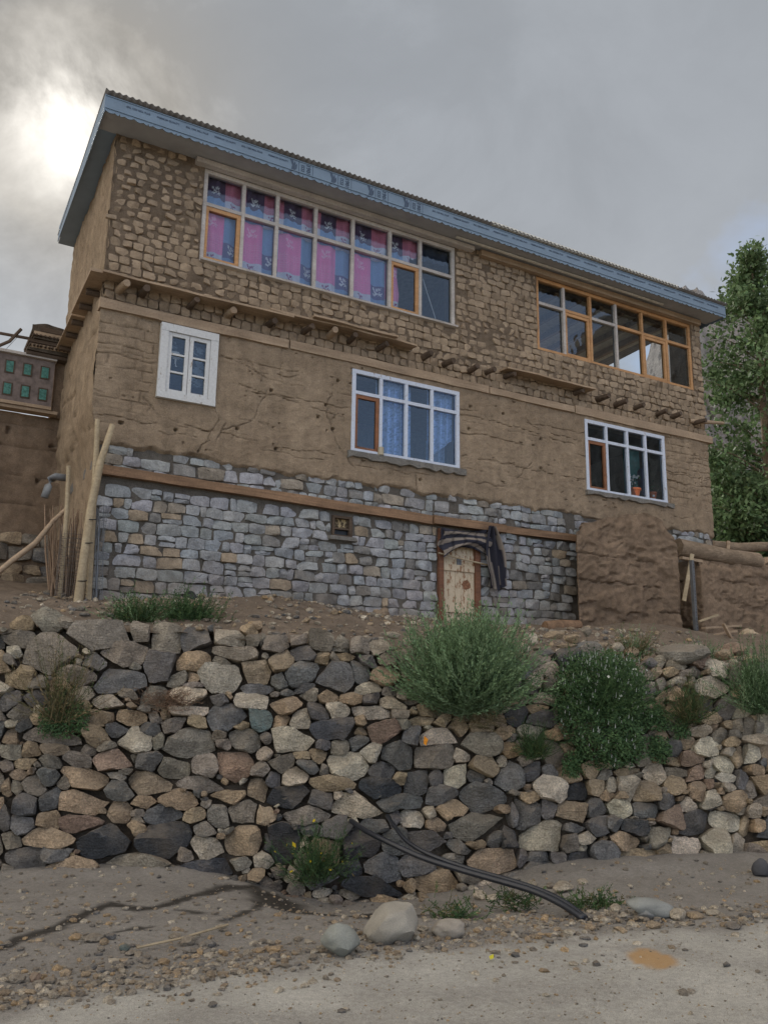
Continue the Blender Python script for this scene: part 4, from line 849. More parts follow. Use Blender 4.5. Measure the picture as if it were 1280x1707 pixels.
# ------------------------------------------------------------------ terrace between wall and house
topz = sorted((float((W(u, v)[:2]-WA)@WD), float(W(u, v)[2])) for u, v in zip(TOPU, TOPV))
def terrace_z(X, Y):
    s = (X-WA[0])*WD[0]+(Y-WA[1])*WD[1]; d = (X-WA[0])*WN[0]+(Y-WA[1])*WN[1]
    zt = np.interp(s, [t[0] for t in topz], [t[1] for t in topz])-0.10; d = d-zt*TB
    xl = (X-ORG[0])*EX[0]+(Y-ORG[1])*EX[1]; yl = (X-ORG[0])*EY[0]+(Y-ORG[1])*EY[1]
    e = np.maximum(-yl, 0); t = np.clip(d/(d+e+1e-6), 0, 1); hb = 2.62+0.10*np.exp(-((xl-2.3)/1.5)**2)
    z = zt+(hb-zt)*sm(0.0, 1.0, t)**0.8
    z = np.where((yl > 0) & (xl < 0.2), 2.62+0.17*np.minimum(yl, 3.2), z)
    z = z+0.16*np.exp(-((xl-2.0)/0.9)**2-(yl+0.5)**2/0.35)*0.5
    z = z+0.30*np.exp(-((xl-8.3)/1.0)**2-((yl+1.35)/0.55)**2)*0.6+0.28*np.exp(-((xl-10.6)/0.8)**2-((yl+2.4)/0.8)**2)
    lump = 0.10*(fbm(X*2.2, Y*2.2, 81)-0.5)+0.05*(fbm(X*8, Y*8, 82)-0.5)+0.015*(vnoise(X*25, Y*25, 83)-0.5)
    return z+lump*sm(-0.1, 0.5, d+0.2)
def terrace():
    xs = np.concatenate([np.arange(-30, -6, 1.0), np.arange(-6, 10, 0.06), np.arange(10, 40, 1.0)]); ds = np.concatenate([np.arange(0, 7.0, 0.06), np.arange(7, 60, 2.0)])
    S, D = np.meshgrid(xs+3.35, ds, indexing='ij')
    zt = np.interp(S, [t[0] for t in topz], [t[1] for t in topz]); D2 = D+zt*TB+0.02
    X = WA[0]+WD[0]*S+WN[0]*D2; Y = WA[1]+WD[1]*S+WN[1]*D2; Z = terrace_z(X, Y); n, m = X.shape
    idx = (np.arange(n-1)[:, None]*m+np.arange(m-1)[None, :]).ravel(); Fc = np.column_stack([idx, idx+m, idx+m+1, idx+1]).tolist()
    mesh('terrace_ground', np.column_stack([X.ravel(), Y.ravel(), Z.ravel()]), Fc, M_EARTH, smooth=True, kind='structure')
terrace()
def tz(p): return float(terrace_z(np.array([p[0]]), np.array([p[1]]))[0])
def gz(p): return float(ground_z(np.array([p[0]]), np.array([p[1]]))[0])

# ------------------------------------------------------------------ ruined mud wall stub and yard wall on the right
def mudblock(name, x0, x1, ya, yb, z0, top, seed, amp=0.09, skew=0.0, **k):
    """solid weathered block: front, two ends and a top, from one wrapped sheet (house coordinates)"""
    res = 0.026; zt = max(t[1] for t in top); per = [];
    rr = 0.10
    for (a, b_) in (((x0+skew, yb), (x0, ya)), ((x0, ya), (x1, ya)), ((x1, ya), (x1, yb))):
        L = math.hypot(b_[0]-a[0], b_[1]-a[1]); n = max(2, int(L/res))
        per += [(a[0]+(b_[0]-a[0])*i/n, a[1]+(b_[1]-a[1])*i/n, (b_[1]-a[1])/L, -(b_[0]-a[0])/L) for i in range(n)]
    per.append((x1, yb, 1, 0)); per = np.array(per)
    for c in range(3): per[1:-1, 2:] = (per[:-2, 2:]+per[1:-1, 2:]+per[2:, 2:])/3; per[1:-1, :2] = 0.5*per[1:-1, :2]+0.25*(per[:-2, :2]+per[2:, :2])
    m = int((zt-z0)/res); n = len(per); sarc = np.arange(n)*res
    T = np.interp(per[:, 0], [t[0] for t in top], [t[1] for t in top])+0.05*(vnoise(sarc*6, sarc*0, seed+3)-0.5)
    J = np.arange(m+1)/m; Z = z0+(T[:, None]-z0)*J[None, :]; S = np.repeat(sarc[:, None], m+1, 1)
    wz = Z+0.05*(vnoise(S*5, Z*5, seed+4)-0.5); R = amp*(fbm(S*1.6, Z*1.8, seed)-0.5)*1.2+0.03*(fbm(S*4, Z*9, seed+1, 6)-0.5)+0.05*(fbm(S*15, Z*19, seed+2, 3)-0.5)-0.05*sm(0.58, 0.70, fbm(S*2.2, Z*4.6, seed+8, 5))
    for q in np.arange(z0+0.35, zt, 0.42): R -= 0.05*np.exp(-((wz-q)/0.013)**2)*sm(0.45, 0.6, vnoise(S*1.5, Z*0.3+q*5, seed+6))
    R -= 0.05*sm(0.9, 1.0, J[None, :])
    R += 0.12*np.exp(-((Z-z0)/0.30)**2)
    X = per[:, 0][:, None]+per[:, 2][:, None]*R*(-1)*(-1); Yy = per[:, 1][:, None]+per[:, 3][:, None]*R
    V = np.column_stack([X.ravel(), Yy.ravel(), Z.ravel()]).tolist(); idx = (np.arange(n-1)[:, None]*(m+1)+np.arange(m)[None, :]).ravel(); Fc = np.column_stack([idx, idx+m+1, idx+m+2, idx+1]).tolist()
    base = len(V)
    for i in range(n):                                  # top, in to a spine along the middle
        tt = min(max((per[i, 0]-x0)/(x1-x0), 0.04), 0.96); ym = max((ya+yb)/2, per[i, 1]); fm = (ym-ya)/(yb-ya)
        xm_ = x0+skew*fm+tt*(x1-x0-skew*fm); xb_ = x0+skew+tt*(x1-x0-skew)
        V.append((xm_, ym, T[i]+0.03+0.03*float(vnoise(np.array(xm_*9), np.array(i*0.3), seed)))); V.append((xb_, yb, T[i]-0.02))
    for i in range(n-1): Fc += [(i*(m+1)+m, (i+1)*(m+1)+m, base+2*i+2, base+2*i), (base+2*i, base+2*i+2, base+2*i+3, base+2*i+1)]
    o = mesh(name, V, Fc, M_RUIN, None, None, sharp=40, **k); o.location = tuple(ORG); o.rotation_euler = (0, 0, YAW); return o
RY = -0.8; RT = [F(u, v, RY) for u, v in ((950, 896), (975, 876), (1000, 864), (1040, 858), (1088, 855), (1106, 866), (1118, 884), (1136, 906))]; RX = F(962, 960, RY)[0]
mudblock('ruined_mud_wall', RX, F(1133, 960, RY)[0], RY, -0.02, 2.15, RT, 101, 0.02, F(966, 960, 0)[0]-RX, label='broken mud wall stub standing against the stone ground floor', cat='wall')
xq = F(1170, 980, -0.6)[0]
mudblock('yard_mud_wall', xq, 16.0, -0.6, -0.05, 2.0, [(xq-1, 3.98), (xq+.5, 3.96), (12.0, 4.02), (12.5, 4.2), (16, 4.2)], 131, 0.05, label='dark layered mud yard wall running from the house corner', cat='wall')

# ------------------------------------------------------------------ neighbouring house on the left
nb = empty('neighbour_house', H(0, 3.0, 0), YAW, label='old mud house behind the corner with green panelled window', cat='house')
def nbface(X, Z):
    Y = 0.08*(fbm(X*2, Z*2, 201)-0.5)+0.06*(fbm(X*7, Z*8, 202)-0.5)
    for z in (4.3, 4.75, 5.2, 5.55): Y += 0.03*np.exp(-((Z-z+0.04*(vnoise(X*4, Z*4, 203)-0.5))/0.02)**2)
    for hx, hz in ((-0.85, 5.45), (-0.2, 5.3), (-0.98, 5.2), (-0.35, 4.7)): Y += 0.1*np.exp(-(np.hypot(X-hx, Z-hz)/0.035)**4)
    return Y
nwall = relief('mud_wall', -4.5, 0.05, 2.6, 5.74, 0.045, nbface, M_RUIN, nb)
r = np.random.default_rng(41); its = []; z = 2.75
while z < 3.95:
    hh = r.uniform(0.16, 0.26); x = -4.4+r.uniform(0, .2)
    while x < 0:
        w = hh*r.uniform(0.9, 1.9); q = np.array([(x+.01, z+.01), (x+w-.01, z+.01), (x+w-.01, z+hh-.01), (x+.01, z+hh-.01)])+r.normal(0, .018, (4, 2))
        if z+hh < 3.8+0.3*r.random():
            ctr, poly = block_outline(q, 0.8, 0.07, r); col = np.array(PAL['ggdbb'[r.integers(5)]])*r.uniform(.75, 1.1); its.append((ctr, poly, r.uniform(.1, .16), .05, 0.0, col, int(r.integers(1e9)), dict(cuts=4, rough=0.08)))
        x += w
    z += hh
place_blocks(its, 'stone', 'small_stones', M_STONE, nwall)
# timber window box with green panes
wx0, wx1, wz0, wz1 = -3.2, -0.30, 5.86, 6.62
nw = MB().box(wx0, wx1, -0.16, -0.08, wz0, wz1).build('window_box', plain('old_grey_timber', (.17, .135, .12), .85, .2, 0, .4, 9), nb)
M_GREENPANE = plain('green_panel', (0.06, 0.17, 0.14), 0.6, 0.3, 0.0, 0.6, 25)
for i in range(11):
    for j in range(2):
        xc = wx1-0.135-0.255*i; zc = wz0+0.19+0.36*j
        if xc < wx0+.1 or (i, j) == (3, 1): continue
        MB().box(xc-.05, xc+.05, -0.176, -0.163, zc-.085, zc+.085, jit=.004).build('pane', M_GREENPANE, nw)
        MB().box(xc-.07, xc+.07, -0.172, -0.161, zc-.105, zc+.105).build('pane_surround', M_WOODDARK, nw)
MB().box(wx1-.135-.255*3-.075, wx1-.135-.255*3+.075, -0.176, -0.163, wz0+.55-.1, wz0+.55+.1).build('pane', M_PLASTIC, nw)
MB().box(wx0, wx1+.02, -0.22, -0.05, wz1, wz1+.045).build('head_rail', M_GREYFRAME, nw)
for z, a in ((5.745, .10), (5.80, -.0)): MB().box(wx0, wx1+a, -0.24+a*.3, -0.02, z, z+.05).build('sill_beam', M_WOODPALE, nb)
MB().box(wx1+.02, 0.02, -.06, .2, 5.74, 6.9).build('wall', M_RUIN, nb)
for k in range(7):
    z = 6.64+0.065*k; MB().box(-0.78+0.03*k+random.uniform(-.05, .05), 0.02, -0.24-0.012*k, 0.25, z, z+0.06, jit=.012).build('eave_layer', (M_WOODDARK, M_EARTHBACK, M_WOODPALE)[k % 3], nb)
mb = MB()
for x in np.arange(-0.7, 0.0, 0.055): mb.tube([(x, 0.2, 6.80), (x+random.uniform(-.01, .01), -0.33, 6.79)], 0.017, 6)
mb.build('eave_twigs', M_WOODDARK, nb, kind='stuff')
mb = MB()
for x in np.arange(-0.68, 0.0, 0.06): mb.tube([(x, 0.2, 6.96), (x+random.uniform(-.01, .01), -0.34, 6.95)], 0.017, 6)
mb.build('eave_twigs', M_WOODDARK, nb, kind='stuff')
mudtop = relief('roof_mud', -0.70, 0.05, 7.02, 7.16, 0.03, lambda X, Z: -0.30+0.06*(fbm(X*9, Z*9, 205)-0.5), M_EARTHBACK, nb, top=([-.7, -.5, -.2, .05], [7.12, 7.17, 7.13, 7.15]))
MB().box(-.70, .05, -.29, .4, 7.0, 7.05).build('roof_slab', M_EARTHBACK, nb)
for a, b_, rad in (((-3.5, 0.1, 7.02), (-0.6, 0.0, 6.99), .026), ((-3.5, 0.0, 6.66), (-0.66, 0.0, 6.665), .028), ((-1.25, .02, 6.68), (-0.83, 0.0, 7.12), .028)):
    MB().tube([a, tuple((np.array(a)+np.array(b_))/2+np.array([0.06, 0, -.02])), b_], rad, 7, rough=.1).build('roof_pole', M_WOODDARK, nb)
MB().tube([(-1.05, .0, 6.68), (-0.86, .0, 7.0)], .004, 4).build('wire', M_BLACK, nb); MB().tube([(-0.66, .0, 6.99), (-0.62, .0, 6.86), (-.66, 0, 6.7)], .004, 4).build('wire', M_BLACK, nb)
# drain elbow
mb = MB(); a = H(-0.05, 2.2, 4.62); dirs = [(0, 0, 0), (-.16, -.02, -.005), (-.23, -.03, -.06), (-.25, -.035, -.16), (-.29, -.04, -.34)]
mb.tube([tuple(a+EX*d[0]+EY*d[1]+EZ*d[2]) for d in dirs], .055, 14); o = mb.build('drain_pipe', M_PIPE, None, smooth=True, label='grey plastic drain pipe elbow sticking from the house side', cat='pipe')
# ------------------------------------------------------------------ curtains and things in the windows
def cloth(name, x0, x1, z0, z1, res, yf, colf, parent=None, mask=None, **k):
    xs = np.linspace(x0, x1, max(3, int((x1-x0)/res))); zs = np.linspace(z0, z1, max(3, int((z1-z0)/res))); X, Z = np.meshgrid(xs, zs, indexing='ij'); Y = yf(X, Z); n, m = X.shape
    keep = np.ones((n-1, m-1), bool) if mask is None else mask((X[:-1, :-1]+X[1:, 1:])/2, (Z[:-1, :-1]+Z[1:, 1:])/2)
    i, j = np.nonzero(keep); idx = i*m+j
    o = mesh(name, np.column_stack([X.ravel(), Y.ravel(), Z.ravel()]), np.column_stack([idx, idx+m, idx+m+1, idx+1]).tolist(), M_CLOTH, None, cols=colf(X, Z).reshape(-1, 3), smooth=True, **k)
    o.location = tuple(ORG); o.rotation_euler = (0, 0, YAW); return o
def flower(U, Vv, cx, cz, s):
    """white spray: one five-petalled flower, leaves on a stalk; mask"""
    m = np.zeros(U.shape, bool)
    def petal(px, pz, rr, a0):
        d = np.hypot(U-px, Vv-pz); a = np.arctan2(Vv-pz, U-px); return d < rr*(0.55+0.45*np.cos(5*(a-a0)))
    m |= petal(cx+.30*s, cz-.18*s, .34*s, .3); m |= petal(cx+.22*s, cz+.48*s, .27*s, .9)
    for (lx, lz, an) in ((-.25, .1, 2.2), (-.05, .42, 1.9), (-.42, -.28, 2.4), (-.5, .55, 2.0), (-.12, -.18, .6)):
        dx = U-cx-lx*s; dz = Vv-cz-lz*s; r1 = dx*math.cos(an)+dz*math.sin(an); r2 = -dx*math.sin(an)+dz*math.cos(an); m |= (r1/(.25*s))**2+(r2/(.11*s))**2 < 1
    return m
def pinkprint(X, Z):
    per = 0.605; f = (X-1.13) % per; P = f < 0.34; C = np.zeros(X.shape+(3,)); blue = np.array([.26, .38, .58]); pink = np.array([.92, .28, .50]); dk = np.array([.115, .075, .12]); wh = np.array([.72, .70, .76]); mg = np.array([.30, .05, .16]); red = np.array([.60, .21, .27]); pu = np.array([.17, .15, .28])
    C[:] = blue
    up = Z > 8.33
    gridl = ((Z*55) % 1 < .25) | ((X*55) % 1 < .25)
    a = P & ~up & (Z > 7.70); C[a] = pink; C[a & (Z < 8.02) & gridl] = np.array([.92, .36, .55])
    a2 = P & ~up & (Z <= 7.70); C[a2] = wh
    fl = flower(f, Z, .18, 7.60, .095); C[a2 & fl] = mg
    fl = flower(f, Z, .17, 8.16, .12); C[(P & ~up & (Z > 8.02)) & fl] = np.array([.95, .55, .68])
    q = ~P & ~up & (Z > 7.66) & (Z < 7.90); C[q] = pu; fl = flower(f, Z, .48, 7.78, .12); C[q & fl] = [.78, .78, .80]
    bot = 8.56+.018*np.sin(X*42)
    # valance
    Pu = (f > 0.05) & (f < 0.34); a = up & Pu; C[a] = blue*1.05; a2 = a & (Z > bot); C[a2] = dk; fl = flower(f, Z, .195, 8.665, .105); C[a & fl] = [.75, .72, .68]
    a = up & ~Pu; C[a] = red; C[a & gridl] = red*1.15; b_ = a & (Z < 8.57); C[b_] = wh; fl = flower((X-1.13-.34) % per, Z, .13, 8.48, .085); C[b_ & fl] = mg
    return C
fold = lambda X, Z: 0.15+0.022*np.sin(X*27+1.2*np.sin(Z*2.5))+0.014*np.sin(X*11+Z)
cloth('flowered_curtain', 1.14, 4.86, 7.46, 8.90, 0.0115, fold, pinkprint, mask=lambda X, Z: (X < 4.40+.03*np.sin(Z*9)) | ((Z > 8.33) & (X < 4.62)) | ((Z > 8.56+.02*np.sin(X*40)) & (X < 4.86)), label='pink and blue curtain printed with flowers in the long upper window', cat='curtain')
cloth('dark_valance', 4.62, 5.38, 8.50, 8.90, 0.012, lambda X, Z: fold(X, Z)+.02, lambda X, Z: np.broadcast_to(np.array([.055, .065, .09]), X.shape+(3,)).copy(), mask=lambda X, Z: Z > 8.60+.02*np.sin(X*38), label='dark scalloped valance at the bare end of the long upper window', cat='curtain')
MB().tube([H(4.84, .10, 8.22), H(5.12, .11, 7.52)], .008, 5).build('white_stick', M_PLASTIC, None, label='thin white stick leaning inside the bare end pane of the upper window', cat='stick')
def lace(X, Z):
    n = fbm(X*38, Z*38, 301); st = 0.5+0.5*np.sin(X*52); c = np.array([.42, .58, .86])*(0.72+0.35*st)[..., None]; c[(n > .57)] *= .72; return c
yl = lambda X, Z: 0.13+0.028*np.sin(X*52)+.01*np.sin(X*19+Z)
cloth('lace_curtain', 4.03, 4.46, 5.04, 6.34, 0.011, yl, lace, label='pale blue lace curtain behind the second pane of the middle window', cat='curtain')
cloth('lace_curtain', 4.47, 4.66, 5.04, 6.34, 0.011, lambda X, Z: yl(X, Z)+.03, lace, label='narrow pale blue lace strip behind the third pane of the middle window', cat='curtain')
cloth('lace_curtain', 4.95, 5.42, 5.04, 6.34, 0.011, yl, lace, mask=lambda X, Z: Z-5.04 > (X-4.80)*0.85-.02, label='slanting blue lace curtain behind the end pane of the middle window', cat='curtain')
cloth('lace_lining', 4.97, 5.30, 5.04, 5.50, 0.012, lambda X, Z: yl(X, Z)+.05, lambda X, Z: lace(X, Z)*.55, label='darker blue curtain lining below the slanting lace', cat='curtain')
# tin on the middle sill, crumpled film behind the small casement
MB().tube([H(4.02, -.055, 5.05), H(4.02, -.055, 5.17)], .045, 14).build('food_tin', plain('tin_label', (.38, .33, .24), .5), None, sharp=40, label='small cream tin standing on the middle window sill', cat='tin')
cloth('crumpled_film', .78, 1.30, 5.62, 6.22, .012, lambda X, Z: .07+.05*fbm(X*7, Z*5, 303)+.02*vnoise(X*25, Z*16, 304), lambda X, Z: np.array([.10, .12, .14])*(0.4+1.5*(fbm(X*9, Z*22+X*9, 305) > .55))[..., None]+0*X[..., None], mask=lambda X, Z: (fbm(X*5, Z*5, 306) > .40) & ((X > 1.04) | (Z > 5.95)), label='crumpled plastic film hanging inside the small white casement', cat='plastic film')
cloth('white_paper', .79, .96, 5.84, 6.08, .012, lambda X, Z: .03+.03*vnoise(X*20, Z*20, 307), lambda X, Z: np.broadcast_to(np.array([.58, .57, .54]), X.shape+(3,)).copy(), mask=lambda X, Z: (np.hypot((X-.88)/.075, (Z-6.0)/.06) < 1) | ((np.abs(X-.885-.1*(5.9-Z)) < .012) & (Z < 5.95)), label='torn white paper stuck behind the left casement of the small window', cat='paper')
# teal cupboard, blue bottle and two flower pots in the right-hand window
MB().box(9.68, 10.06, .55, .6, 5.1, 6.3).build('cupboard', M_TEAL, None, label='teal cupboard inside the right-hand blue-white window', cat='cupboard').matrix_world = Matrix.Translation(tuple(ORG)) @ Matrix.Rotation(YAW, 4, 'Z')
MB().tube([H(9.75, .22, 5.2), H(9.75, .22, 5.68), H(9.75, .22, 5.72)], [.08, .08, .05], 14).build('blue_canister', plain('blue_canister', (.02, .035, .10), .4), None, sharp=40, label='tall dark blue canister behind the small flower pot', cat='canister')
def pot(x, rad, hgt, label, white):
    p = empty('flower_pot', H(x, .10, 5.11), 0, label=label, cat='flower pot')
    MB().tube([(0, 0, 0), (0, 0, hgt*.78), (0, 0, hgt*.78), (0, 0, hgt), (0, 0, hgt), (0, 0, hgt*.8)], [rad*.68, rad*.9, rad, rad*1.03, rad*.92, rad*.85], 16).build('pot', M_POT, p, sharp=40)
    MB().tube([(0, 0, hgt*.8), (0, 0, hgt*.86)], [rad*.86, rad*.86], 12).build('soil', M_EARTHBACK, p)
    mb = MB(); fl = MB()
    for i in range(46 if white else 26):
        a = random.uniform(0, 6.28); q = random.uniform(0, .14); h = hgt+random.uniform(.0, .22); c = Vector((math.cos(a)*q, math.sin(a)*q*.6, h)); s = random.uniform(.016, .03); n = Vector((random.uniform(-1, 1), -1, random.uniform(-.3, 1))).normalized(); u = n.orthogonal().normalized(); w = n.cross(u)
        mb.add([c-u*s, c-w*s*.6, c+u*s, c+w*s*.6], [(0, 1, 2, 3)], np.array([.035, .075, .03])*random.uniform(.6, 1.4))
    if white:
        for i in range(16):
            a = random.uniform(0, 6.28); q = random.uniform(0, .12); c = Vector((math.cos(a)*q, -abs(math.sin(a))*q*.6-.03, hgt+random.uniform(.08, .26))); s = random.uniform(.014, .024)
            fl.add([c+Vector((math.cos(t)*s, random.uniform(-.006, .006), math.sin(t)*s)) for t in np.linspace(0, 6.28, 8)[:-1]], [tuple(range(7))], (.7, .7, .68))
        fl.build('blossom', M_LEAF, p)
    else: MB().box(-.02, .02, -rad*.99, -rad*.86, hgt*.35, hgt*.6).build('white_mark', M_PLASTIC, p)
    mb.build('foliage', M_LEAF, p)
pot(9.40, .13, .16, 'wide terracotta pot of white flowers behind the window glass', True); pot(9.87, .085, .15, 'small terracotta pot with a white mark behind the window glass', False)

# ------------------------------------------------------------------ striped cloth hooked up over the door
def drape():
    n, m = 70, 46; V = np.zeros((n, m, 3)); C = np.zeros((n, m, 3))
    for i in range(n):
        t = i/(n-1)
        for j in range(m):
            s = j/(m-1)                                   # across the cloth width when swagged
            topx = 5.07+0.92*t; topz = 4.06-.05*math.sin(t*3.1)+.06*t
            lowz = 3.58+.22*math.sin(min(t, 1)*math.pi*.85)-.02*t
            fx = topx+.05*math.sin(s*9+t*4); z = topz+(lowz-topz)*(s+.015*math.sin(s*13+t*7))
            y = -.10-.022*math.sin(s*8+t*4)-.008*math.sin(s*19-t*6)-.04*math.sin(t*math.pi)*math.sin(s*math.pi)
            V[i, j] = (fx, y, z)
            k = (s*3.1+.35*math.sin(t*2.5+.4)) % 1; st = (t*5+s*1.6) % 1
            C[i, j] = (.034, .034, .045) if k < .55 else (.22, .185, .155)
            if st < .22: C[i, j] = np.array(C[i, j])*.55
    g = empty('striped_shawl', H(0, 0, 0), YAW, label='dark striped cloth swagged over the doorway and hanging down beside it', cat='cloth')
    f = [(i*m+j, i*m+m+j, i*m+m+j+1, i*m+j+1) for i in range(n-1) for j in range(m-1)]
    mesh('swag', V.reshape(-1, 3), f, M_CLOTH, g, cols=C.reshape(-1, 3), smooth=True)
    n, m = 26, 60; V = np.zeros((n, m, 3)); C = np.zeros((n, m, 3))
    for i in range(n):
        t = i/(n-1)
        for j in range(m):
            s = j/(m-1); w = .06+.15*math.sin(min(1, s*1.2)*math.pi*.75)
            V[i, j] = (6.02+.12*s+(t-.5)*2*w, -.12-.045*math.sin(t*15+s*2)-.02*math.sin(t*31), 4.17-s*(1.02-.18*abs(t-.4)))
            k = (t*3.2+.08*math.sin(s*6)) % 1; C[i, j] = (.030, .030, .04) if k < .62 else (.22, .185, .155)
    f = [(i*m+j, i*m+m+j, i*m+m+j+1, i*m+j+1) for i in range(n-1) for j in range(m-1)]
    mesh('hanging_end', V.reshape(-1, 3), f, M_CLOTH, g, cols=C.reshape(-1, 3), smooth=True)
    n, m = 40, 20; V = np.zeros((n, m, 3)); C = np.zeros((n, m, 3))
    for i in range(n):
        for j in range(m):
            t = i/(n-1); s = j/(m-1); V[i, j] = (5.10+.82*t, -.05-.012*math.sin(t*40), 4.05-s*.26); k = (t*6.5) % 1; C[i, j] = (.034, .034, .045) if k < .5 else (.17, .145, .12)
    f = [(i*m+j, i*m+m+j, i*m+m+j+1, i*m+j+1) for i in range(n-1) for j in range(m-1)]
    mesh('upper_panel', V.reshape(-1, 3), f, M_CLOTH, g, cols=C.reshape(-1, 3), smooth=True)
drape()

# ------------------------------------------------------------------ poles, brushwood and wire beside the left corner
def pole(name, pts, rad, mat, label, cat, group=None, n=9, rough=.05):
    MB().tube([tuple(p) for p in pts], rad, n, rough=rough).build(name, mat, None, sharp=45, label=label, cat=cat, group=group)
PY = -0.35
pole('bamboo_pole', [FW(127, 1032, PY), FW(138, 950, PY), FW(152, 850, PY), FW(168, 770, PY), FW(188, 708, PY)], [.056, .054, .05, .043, .035], M_BAMBOO, 'thick pale pole leaning at the house corner, bound with wire', 'pole')
for v in (866, 905, 968):
    c = FW(127+(1032-v)*.155, v, PY); MB().tube([c+np.array([math.cos(t)*.057, math.sin(t)*.057, .012*math.sin(t)]) for t in np.linspace(0, 6.28, 13)], .006, 5, caps=False).build('wire_tie', M_BLACK, None, label='black wire tie wrapped round the thick pale pole', cat='wire', group='wire ties on the pole')
pole('bamboo_pole', [FW(147, 1020, PY+.15), FW(155, 860, PY+.15), FW(161, 760, PY+.15), FW(163, 699, PY+.15)], [.038, .038, .035, .03], M_BAMBOO, 'straight pale pole standing behind the thick bound pole', 'pole')
pole('bamboo_pole', [FW(98, 1012, .1), FW(106, 930, .1), FW(112, 850, .1), FW(115, 777, .1)], [.03, .031, .03, .026], M_BAMBOO, 'pale pole rising from the wire roll beside the house', 'pole')
pole('crooked_pole', [FW(-30, 978, .3), FW(20, 935, .25), FW(60, 905, .2), FW(90, 868, .2), FW(112, 848, .2)], [.035, .034, .034, .03, .026], M_WOODPALE, 'long crooked grey pole leaning across the stone footing', 'pole')
r = np.random.default_rng(77); mb = MB()
for i in range(60):
    u0 = r.uniform(84, 122); v0 = r.uniform(985, 1020); u1 = u0+r.uniform(-12, 22); v1 = r.uniform(838, 930); o = r.uniform(.1, .5)
    mb.tube([FW(u0, v0, o), FW((u0+u1)/2+r.uniform(-5, 5), (v0+v1)/2, o), FW(u1, v1, o)], [.013, .011, .006], 5, col=np.array([.26, .18, .12])*r.uniform(.6, 1.3))
mb.build('brushwood', nodemat('twig_bark', m_vcol, .9), None, label='bundle of brown brushwood twigs stacked beside the house corner', cat='brushwood', kind='stuff')
c = FW(112, 1020, -.05); mb = MB(); R0 = .155; hgt = 1.05
for k in range(22):
    t = 2*math.pi*k/22; mb.tube([c+np.array([math.cos(t)*R0, math.sin(t)*R0, z]) for z in (0, hgt*.5, hgt-random.uniform(0, .15))], .0035, 4, caps=False)
for z in np.arange(.04, hgt-.1, .055): mb.tube([c+np.array([math.cos(t)*R0*(1+.02*math.sin(z*40)), math.sin(t)*R0, z]) for t in np.linspace(0, 6.283, 15)], .003, 4, caps=False)
mb.build('wire_roll', M_WIRE, None, label='upright roll of rusty wire mesh at the foot of the pale poles', cat='wire mesh')
mb = MB(); a = FW(140, 1018, -.22); b_ = FW(166, 1018, -.16); top = 1.35; w = np.linalg.norm(b_-a); dirx = (b_-a)/w
for k in range(14): mb.tube([a+dirx*(w*k/13+.02*math.sin(z*5+k))+EZ*z for z in np.linspace(0, top-.1*abs(math.sin(k)), 8)], .0032, 4, caps=False)
for z in np.arange(.0, top-.1, .05): mb.tube([a+dirx*w*t+EZ*(z+.012*math.sin(t*9+z*20)) for t in (0, .33, .66, 1)], .003, 4, caps=False)
mb.build('wire_fence_panel', M_STEEL, None, label='grey wire netting strip stretched between pale pole and stone wall', cat='wire mesh')
MB().tube([FW(158, 850, -.2), FW(163, 848, -.2), FW(166, 870, -.18), FW(160, 1015, -.2)], .012, 6).build('bent_rod', M_STEEL, None, label='bent dark rod holding the wire netting upright', cat='rod')

# ------------------------------------------------------------------ right yard: log, props, post, boards, sack
pole('roof_log', [FW(1128, 913, -.3), FW(1170, 921, -.38), FW(1215, 929, -.45), FW(1262, 936, -.5)], [.165, .16, .155, .15], M_BARK, 'thick barked log laid from the mud stub to the yard wall', 'log', n=16, rough=.07)
MB().beam(FW(1134, 930, -.5), FW(1168, 936, -.5), .08, .05).build('lintel_board', M_WOODPALE, None, label='short flat board under the thick barked log', cat='board')
pole('far_log', [FW(1186, 908, 1.2), FW(1230, 914, 1.0), FW(1270, 911, .9), FW(1340, 912, .9)], [.10, .11, .10, .10], M_BARK, 'thinner dark log lying on the yard wall below the trees', 'log', n=12, rough=.09)
MB().beam(FW(1212, 926, -.45), FW(1213, 902, -.45), .055, .05, up=(0, 1, 0)).build('wood_stub', M_WOODPALE, None, label='short upright wooden stub standing on the barked log', cat='post')
MB().beam(FW(1139, 1002, -.85), FW(1153, 924, -.75), .065, .035, up=(0, 1, 0)).build('prop_plank', M_BAMBOO, None, label='pale plank propping the log beside the mud stub', cat='plank')
g = empty('steel_post', FW(1163, 1080, -1.1), YAW, label='grey perforated steel angle post standing in the rubble', cat='post')
hp = F(1163, 935, -1.1)[1]-F(1163, 1080, -1.1)[1]; MB().box(-.03, .03, -.004, 0, 0, hp).box(-.03, -.026, 0, .05, 0, hp).build('angle_bar', M_STEEL, g)
for k in range(int(hp/.05)): MB().add([(.008+.006*math.cos(t), -.0055, .03+.05*k+.011*math.sin(t)) for t in np.linspace(0, 6.28, 9)[:-1]], [tuple(range(8))]).build('slot', M_BLACK, g)
MB().beam(FW(1164, 1036, -1.2), FW(1196, 1025, -1.3), .05, .03).build('loose_board', M_BAMBOO, None, label='pale slat tilted upwards behind the steel post', cat='board')
MB().beam(FW(1172, 1047, -1.3), FW(1232, 1043, -1.4), .10, .03).build('loose_board', M_WOODPALE, None, label='long pale board lying flat beside the sack', cat='board')
for i, (p0, p1, w_) in enumerate((((1180, 1060), (1225, 1052), .09), ((1240, 1085), (1275, 1070), .08), ((1205, 1040), (1222, 1072), .07))):
    MB().beam(FW(*p0, -1.5-.1*i), FW(*p1, -1.55-.1*i), w_, .028).build('loose_board', M_WOODPALE, None, label=('weathered board half sunk in the earth heap', 'broken board at the edge of the earth heap', 'short board leaning on the sack')[i], cat='board')
